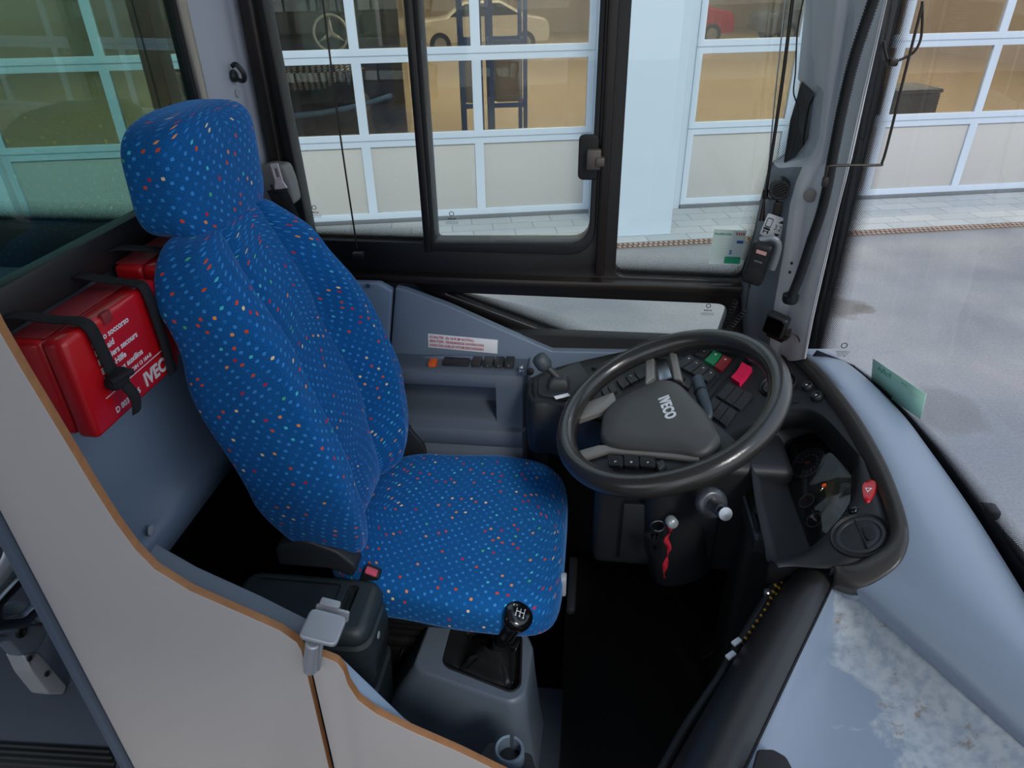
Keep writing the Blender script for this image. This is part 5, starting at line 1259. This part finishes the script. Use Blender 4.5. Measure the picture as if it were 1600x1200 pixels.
# ================================================================== ROLLER BLIND CORDS, RODS
t = thing('stretched_cable', 'thin dark blind cord stretched in front of the side window', 'cord', at(562, 398, 'Y', 1.60))
b = B(); b.tube([at(497, -60, 'Y', 1.59), at(530, 200, 'Y', 1.59), at(558, 388, 'Y', 1.595)], .0022, 8); obj('cord', b, METB, t)
c_ = at(560, 398, 'Y', 1.60); b = B(); b.box((.028, .024, .014), Matrix.Translation(c_), .003); b.cyl(c_+V(-.01, -.012, .004), c_+V(.016, -.012, .004), .006, 14, bev=.001); obj('cord_anchor', b, BLK, t)
t = thing('blind_rod', 'thin bronze rod with hook end in front of the quarter window', 'rod', at(1195, 310, 'Y', 1.56))
b = B(); b.tube([at(1243, -40, 'Y', 1.57), at(1222, 130, 'Y', 1.57), at(1197, 298, 'Y', 1.57)], .0035, 10); obj('rod', b, METB, t)
b = B(); b.tube([at(1232, -40, 'Y', 1.58), at(1212, 140, 'Y', 1.58), at(1198, 296, 'Y', 1.58)], .0015, 8); obj('side_wire', b, STEEL, t)
b = B(); b.cyl(at(1197, 296, 'Y', 1.57), at(1195, 310, 'Y', 1.57), .0065, 14, bev=.001); b.tube([at(1196, 306, 'Y', 1.565), at(1203, 311, 'Y', 1.56), at(1213, 311, 'Y', 1.56), at(1214, 322, 'Y', 1.56)], .0022, 8); obj('hook', b, METB, t)
b = B(); b.tube([at(1194, 310, 'Y', 1.57), at(1192, 328, 'Y', 1.57), at(1190, 344, 'Y', 1.57)], lambda u: .002+.005*u, 10); obj('end_cap', b, METB, t)
t = thing('thin_cable', 'thin black cable hanging along the pillar beside the blind rod', 'cable', at(1240, 140, 'Y', 1.58))
b = B(); b.tube([at(1262, -30, 'Y', 1.585), at(1247, 40, 'Y', 1.585), at(1243, 110, 'Y', 1.585), at(1240, 145, 'Y', 1.58), at(1247, 170, 'Y', 1.58), at(1242, 215, 'Y', 1.58), at(1230, 250, 'Y', 1.58)], .0015, 8); obj('cable', b, BLK, t)
q = [sp2(x, y, 1.605) for x, y in ((1254, 128), (1290, 136), (1285, 235), (1225, 262), (1236, 190))]
b = B(); b.plate([rpoly(q, .004)], SF(1.612), .012, .003); struct('trim_4', b, BLK2)

# ================================================================== THINGS ON THE A-PILLAR
c_ = at(1219, 295, 'Y', 1.555)
t = thing('pillar_speaker', 'small round black slotted speaker on the front pillar', 'speaker', c_)
axp = V(-.25, -1, .05).normalized()
b = B(); b.lathe([(.023, -.02), (.023, .006), (.020, .012), (.016, .012), (.016, .008), (.001, .008)], c_, axp, 32); obj('housing', b, BLK, t, smooth=50)
MP = frame(c_+axp*.0105, V(1, -.25, 0), (0, 0, 1))
b = B()
for k in range(-2, 3): b.box((2*sqrt(.016**2-(k*.0055)**2), .0022, .004), MP @ Matrix.Rotation(.5, 4, 'Z') @ Matrix.Translation((0, k*.0055, 0)), .0005)
obj('slats', b, BLK2, t)
t = thing('rod_catch', 'small grey metal catch below the round speaker', 'catch', at(1214, 326, 'Y', 1.55))
b = B(); c_ = at(1215, 325, 'Y', 1.555); b.plate([rpoly(rect(-.009, -.018, .010, .014), .005)], frame(c_, V(1, -.25, 0), (0, 0, 1)), .008, .002); obj('plate', b, METB, t)
# height sticker 3.21
c_ = at(1210, 355, 'Y', 1.545); MP = frame(c_, V(1, -.35, .0), (0, 0, 1)) @ Matrix.Rotation(radians(-12), 4, 'Z') @ Matrix.Scale(1.2, 4)
t = thing('height_sticker', 'white vehicle height sticker reading 3.21 on the front pillar', 'sticker', c_)
b = B(); b.plate([rpoly(rect(-.020, -.021, .020, .021), .004)], MP, .0012, .0002); obj('sheet', b, mat('sticker_grey_white', '#d3d5d6', .5), t)
b = B(); b.text('3.21', .014, MP @ Matrix.Translation((.009, 0, .0008)), .0002, sx=.8)
b.plate([[V2(.009, .016), V2(.0035, .010), V2(.0145, .010)]], MP @ Matrix.Translation((0, 0, .0008)), .0004); b.plate([[V2(.009, -.016), V2(.0145, -.010), V2(.0035, -.010)]], MP @ Matrix.Translation((0, 0, .0008)), .0004)
b.plate([rpoly(rect(-.017, -.004, -.006, .014), .003), rpoly(rect(-.0158, -.002, -.0072, .0125), .002)[::-1]], MP @ Matrix.Translation((0, 0, .0008)), .0004)
b.box((.012, .004, .0004), MP @ Matrix.Translation((-.0115, -.007, .0008)), 0); b.box((.010, .0015, .0004), MP @ Matrix.Translation((-.0115, -.012, .0008)), 0)
for dx in (-.004, .004): b.box((.002, .006, .0004), MP @ Matrix.Translation((-.0115+dx, -.013, .0008)), 0)
obj('print', b, BLK2, t)
# radio handset
c_ = at(1184, 411, 'Y', 1.50)
MP = frame(c_, V(1, -.45, .0), V(.05, 0, 1)) @ Matrix.Rotation(radians(-8), 4, 'Z')
t = thing('radio_handset', 'black radio handset clipped to the front pillar with coiled cord', 'handset', c_)
b = B(); b.box((.046, .098, .026), MP, .009, 4, taper=None); obj('body', b, BLK, t)
b = B(); b.plate([rpoly(rect(-.019, -.044, .019, .040), .008)], MP @ Matrix.Translation((0, 0, .013)), .002, .0006); b.lathe([(.017, 0), (.017, .0015), (.015, .0018)], MP @ V(0, -.024, .0132), MP.to_3x3() @ V(0, 0, 1), 30); obj('front_plate', b, BLK2, t)
b = B(); b.box((.022, .008, .0006), MP @ Matrix.Translation((.002, .030, .0145)), 0); obj('badge', b, mat('badge_pale_red', '#c99a93', .5), t)
b = B(); b.text('MOTOR', .005, MP @ Matrix.Translation((.002, .008, .0143)), .0001); obj('print', b, WL, t)
b = B(); b.tube([MP @ V(-.012, .048, -.006), MP @ V(.008, .058, -.010), MP @ V(.026, .050, -.014), MP @ V(.031, .02, -.018), MP @ V(.031, -.012, -.020)], .005, 10, flat=(1, 1.4)); obj('holder_bracket', b, GALV, t)
e0 = MP @ V(-.002, -.052, 0)
b = B(); b.tube([e0, e0+V(0, 0, -.025), at(1166, 482, 'Y', 1.50)], .0022, 8)
def coil(P_, turns, r):
    C2 = catmull(P_, 30); n_ = turns*12; out = []
    R2 = resample(C2, n_)
    for i, p in enumerate(R2):
        d = (R2[min(i+1, n_-1)]-R2[max(0, i-1)]).normalized(); u = d.cross(V(0, -1, .3)).normalized(); w_ = d.cross(u)
        a_ = 2*pi*i/12; out.append(p+u*r*cos(a_)+w_*r*sin(a_))
    return out
b.tube(coil([at(1166, 482, 'Y', 1.50), at(1150, 502, 'Y', 1.50), at(1125, 530, 'Y', 1.51)], 13, .0055), .0016, 6, 1)
b.tube(coil([at(1150, 470, 'Y', 1.54), at(1140, 495, 'Y', 1.54), at(1130, 525, 'Y', 1.53)], 11, .0055), .0016, 6, 1)
obj('coiled_cord', b, BLK2, t)
# square camera display
c_ = at(1213, 507, 'Y', 1.44); MP = frame(c_, V(.75, -.55, .05), V(-.1, .0, 1)) @ Matrix.Rotation(radians(-12), 4, 'Z') @ Matrix.Scale(1.3, 4)
t = thing('square_dash_cam', 'small square black device on a bracket at the foot of the front pillar', 'device', c_)
b = B(); b.box((.038, .040, .020), MP, .005, 3); obj('housing', b, BLK, t)
b = B(); b.plate([rpoly(rect(-.0155, -.0165, .0155, .0165), .006)], MP @ Matrix.Translation((0, 0, .0105)), .002, .0005); obj('screen', b, mat('device_glass', '#050506', .08), t)
b = B(); b.box((.012, .024, .003), MP @ Matrix.Translation((.022, -.012, -.003)) @ Matrix.Rotation(1.2, 4, 'Y'), .001); b.box((.03, .014, .003), MP @ Matrix.Translation((.004, -.024, -.004)), .001); b.cyl(MP @ V(.018, -.010, .0), MP @ V(.029, -.010, 0), .005, 12, bev=.001); obj('bracket', b, METB, t)
b = B(); b.tube([at(1236, 520, 'Y', 1.43), at(1246, 526, 'Y', 1.43), at(1251, 538, 'Y', 1.43)], .0016, 8); obj('lead', b, BLK, t)
# corrugated hose with sleeve
HP = [(1378, -40), (1358, 20), (1335, 90), (1318, 160), (1303, 235), (1293, 290), (1282, 335), (1268, 375)]
t = thing('corrugated_conduit', 'black corrugated conduit running down the front pillar', 'conduit', at(1235, 468, 'Y', 1.44))
H3 = resample(catmull([at(x, y, 'Y', 1.335+.010*k) for k, (x, y) in enumerate(HP)], 8), 190)
b = B(); b.tube(H3, lambda u: .0092+.0010*(1 if int(u*189) % 2 else -1), 12, 1); obj('ribbed_tube', b, BLK2, t, smooth=180)
b = B(); b.tube([at(1269, 372, 'Y', 1.405), at(1252, 425, 'Y', 1.42), at(1237, 462, 'Y', 1.43)], .0098, 14); obj('sleeve', b, BLK, t)
c_ = at(1235, 466, 'Y', 1.44); b = B(); b.lathe([(.014, -.010), (.017, -.004), (.017, .008), (.014, .010)], c_, (0, -.0, 1), 24); obj('foot_clamp', b, BLK, t)
c_ = at(1266, 306, 'Y', 1.475); b = B(); b.lathe([(.014, 0), (.0135, .002), (.010, .003)], c_, V(-.6, -1, 0), 24); obj('round_cover', b, mat('cover_grey_brown', '#7c7874', .5), label='round grey cover cap on the front pillar beside the conduit', cat='cap')
for x, y in ((1237, 411), (1234, 425)):
    b = B(); b.lathe([(.003, 0), (.003, .003)], at(x, y, 'Y', 1.49), (-.2, -1, 0), 12); obj('screw', b, BLK2, label='small black screw on the front pillar, %s of the pair' % ('upper' if y < 420 else 'lower'), cat='screw', group='pair of screws on the front pillar')
# wire bracket
t = thing('wire_bracket', 'bent dark wire bracket reaching from the pillar across the windshield', 'bracket', at(1290, 290, 'Y', 1.40))
PL = lambda x, y, d=0: at(x, y, 'Y', 1.31)
PW = lambda x, y: at(x, y, 'Y', 1.31)
b = B(); b.tube([PW(1287, 288), PW(1292, 268), PW(1300, 259), PW(1370, 258), PW(1379, 252), PW(1392, 205), PW(1410, 130), PW(1441, 8)], .0024, 8); obj('long_wire', b, METB, t)
b = B(); b.tube([PL(1441, 2), PL(1441, 40), PL(1437, 66), PL(1425, 84), PL(1400, 96), PL(1390, 98)], .0022, 8); b.tube([PL(1381, 64), PL(1383, 80), PL(1388, 96)], .0022, 8); obj('short_wire', b, METB, t)
b = B(); b.box((.014, .022, .012), Matrix.Translation(PL(1394, 97)), .003); obj('wire_clip', b, METB, t)
b = B(); b.box((.010, .012, .018), Matrix.Translation(PL(1289, 284)), .003); obj('wire_holder', b, METB, t)

# ================================================================== WINDSHIELD
t = thing('window_4', None, None, (.6, .6, .78), kind='structure')
base = [V(.40, 1.66, .775), V(.455, 1.56, .775), V(.500, 1.42, .775)]+[w+V(.012, .004, -.015) for w in (at(1332, 573, 'Z', .79), at(1402, 638, 'Z', .79), at(1452, 702, 'Z', .79), at(1522, 802, 'Z', .79), at(1602, 930, 'Z', .79))]+[V(.63, .4, .775), V(.63, -.3, .775), V(.60, -.9, .775)]
WB = catmull(base, 5)
def lean(p, h): return p+V(-.045*h, 0, h)
b = B(); b.loft([[lean(p, h) for p in WB] for h in (0, .4, .8, 1.3)]); obj('glass_pane', b, WGLASS, t)
q0 = at(1266, 545, 'X', .482); q1 = at(1393, 0, 'X', .452)
def strip(P_, Q_, m_, nm, par=t, frit_=False, w=.045):
    b = B(); vs = [[b.bm.verts.new(p) for p in P_], [b.bm.verts.new(p) for p in Q_]]; u = 0
    for i in range(len(P_)-1):
        L_ = (P_[i+1]-P_[i]).length; f = b.bm.faces.new((vs[0][i], vs[0][i+1], vs[1][i+1], vs[1][i]))
        for l, uv_ in zip(f.loops, ((u, 0), (u+L_, 0), (u+L_, w), (u, w))): l[b.uv].uv = uv_
        u += L_
    return obj(nm, b, m_, par)
ed = [(1404, -50), (1393, 0), (1363, 130), (1330, 270), (1300, 400), (1265, 545)]
ea = [at(x, y, 'X', .478-.0*k) for k, (x, y) in enumerate(ed)]
def on_glass(px, py):                                       # meet the curved windshield: walk the base curve
    d = ray(px, py); best = None
    for p, q in zip(WB, WB[1:]):
        for it in range(1):
            # plane through the segment, leaning
            e1 = q-p; e2 = V(-.045, 0, 1); n_ = e1.cross(e2)
            den = d.dot(n_)
            if abs(den) < 1e-9: continue
            t_ = (p-CAM).dot(n_)/den
            if t_ <= 0: continue
            X_ = CAM+d*t_; h = X_.z-p.z; g = X_-p-V(-.045*h, 0, h); s__ = g.dot(e1)/e1.dot(e1)
            if -.02 <= s__ <= 1.02 and (best is None or t_ < best[0]): best = (t_, X_, n_.normalized())
    return best
def og(px, py, off=.002):
    r_ = on_glass(px, py)
    if r_ is None: return at(px, py, 'X', .6)
    return r_[1]-ray(px, py).normalized()*off
e0 = [og(x, y) for x, y in ed]; e1 = [og(x+16, y, .0022) for x, y in ed]; e2 = [og(x+46, y, .0024) for x, y in ed]
strip([og(x-25, y) for x, y in ed], e1, mat('black_print', '#0d0c0d', .5), 'black_border')
strip(e1, e2, FRIT, 'frit_band')
bp_ = [(1275, 548), (1332, 573), (1402, 638), (1452, 702), (1522, 802), (1602, 930), (1690, 1070)]
bo = [og(x-6, y+8, .001) for x, y in bp_]; k0 = [1, 2, 4, 9, 14, 21, 28]; bi = [og(x+k_*.9, y-k_*.62, .002) for (x, y), k_ in zip(bp_, k0)]; bj = [og(x+k_*2.4, y-k_*1.6, .0022) for (x, y), k_ in zip(bp_, k0)]
strip(bo, bi, bpy.data.materials['black_print'], 'black_border'); strip(bi, bj, FRIT, 'frit_band')
# vignette on the glass, seen from behind: lettering mirrored
SG = mat('sticker_green', '#a5d8c8', .6); SGD = mat('sticker_green_print', '#4c9c87', .6)
c4 = [og(*p, .003) for p in ((1364, 560), (1447, 616), (1438, 655), (1361, 601))]
t2 = thing('windshield_sticker', 'pale green parking sticker with mirrored lettering on the windshield', 'sticker', c4[3])
b = B(); b.loft([[lerp(c4[0], c4[1], u/4) for u in range(5)], [lerp(c4[3], c4[2], u/4) for u in range(5)]]); obj('sheet', b, SG, t2, solid=(.0008, 0))
xa = (c4[1]-c4[0]); ya = c4[0]-c4[3]; wS, hS = xa.length, ya.length
M_ = frame((c4[0]+c4[3])/2-ray(1400, 605).normalized()*.0012, xa, ya) 
b = B()
MM = M_ @ Matrix.Scale(-1, 4, (1, 0, 0))
b.text('EcoPark', .016, MM @ Matrix.Translation((-wS*.24, hS*.28, 0)), .0001, bold=.0003)
b.text('JAHR', .010, MM @ Matrix.Translation((-wS*.62, hS*.30, 0)), .0001, bold=.0002)
for k in range(5): b.text('- - - - -  - - - -', .009, MM @ Matrix.Translation((-wS*(.5+.02*k), hS*(.1-.11*k), 0)), .0001)
obj('print', b, SGD, t2, label='darker green mirrored lettering')
r_ = on_glass(1317, 548)
if r_:
    M_ = frame(r_[1]-ray(1317, 548).normalized()*.002, (r_[2].cross(V(0, 0, 1))).normalized()*(1 if (r_[2].cross(V(0, 0, 1))).x > 0 else -1), (0, 0, 1))
    b = B(); b.text('O', .02, M_ @ Matrix.Translation((0, .012, 0)), .0001); b.text('WINDSHIELD\n43R 001234\nDOT 482', .005, M_ @ Matrix.Translation((0, -.008, 0)), .0001); obj('glass_mark', b, GM, t)
# wiper outside
t = thing('windshield_wiper', 'black wiper arm resting outside at the right foot of the windshield', 'wiper', (.72, .6, .75))
wa = [at(1536, 798, 'X', .74), at(1560, 828, 'X', .73), at(1600, 872, 'X', .72), at(1700, 990, 'X', .70)]
b = B(); b.tube(wa, .008, 8, flat=(1, .6)); obj('arm', b, BLK, t)
b = B(); b.tube([v+V(-.02, .012, .012) for v in wa], .004, 8); obj('blade', b, BLK2, t)
b = B(); b.box((.05, .03, .02), Matrix.Translation(wa[0]), .005); obj('joint', b, BLK, t)

# notice on the quarter window
c4 = [at(*p, 'Y', WY-.006) for p in ((1115, 358), (1166, 360), (1158, 415), (1107, 412))]
t = thing('window_notice', 'small printed notice with green corner stuck on the quarter window', 'notice', c4[3])
NT = mat('notice_sheet', '#c9ddd9', .6); M_ = frame((c4[0]+c4[1]+c4[2]+c4[3])/4, (1, 0, -.02), (0, 0, 1)); w_, h_ = (c4[1]-c4[0]).length, (c4[0]-c4[3]).length
b = B(); b.box((w_, h_, .0008), M_, 0); obj('sheet', b, NT, t)
b = B(); b.text('Notfall-Info', .0085, M_ @ Matrix.Translation((-w_*.2, h_*.38, .0008)), .0001, bold=.0002); obj('title', b, mat('title_green', '#3d8f73', .6), t)
b = B()
for k in range(7): b.text('- - -- --- -- - --', .006, M_ @ Matrix.Translation((-w_*.12, h_*(.24-.09*k), .0008)), .00008, sx=.8)
obj('small_print', b, WL, t)
b = B(); b.box((w_*.5, h_*.2, .0004), M_ @ Matrix.Translation((w_*.22, -h_*.36, .0008)), 0); obj('green_block', b, mat('notice_green', '#1f9a74', .6), t)
b = B(); b.box((w_*.2, h_*.08, .0004), M_ @ Matrix.Translation((w_*.36, h_*.17, .0008)), 0); b.text('S', .014, M_ @ Matrix.Translation((w_*.12, -h_*.14, .0008)), .0001, bold=.0005); obj('blue_logo', b, mat('logo_blue', '#2456a6', .6), t)
b = B()
for k, dx in enumerate((.22, .29, .36, .43)): b.box((.003, .007, .0004), M_ @ Matrix.Translation((w_*dx, h_*.40, .0008)) @ Matrix.Rotation(.3, 4, 'Z'), 0)
obj('colour_marks', b, mat('marks_red', '#c0504d', .6), t)
# front skin under the windshield and the covered bay that carries on across the bus front
b = B(); b.loft([[p+V(.012, 0, h) for p in WB] for h in (.005, -.3, -1.15)]); struct('wall_front', b, mat('front_skin', '#8b9098', .4), solid=(.01, 0), smooth=60)
b = B(); b.box((.26, 1.26, 1.10), Matrix.Translation((.455, -.22, .15)), .02, 3); obj('front_bay', b, DASH, dash)
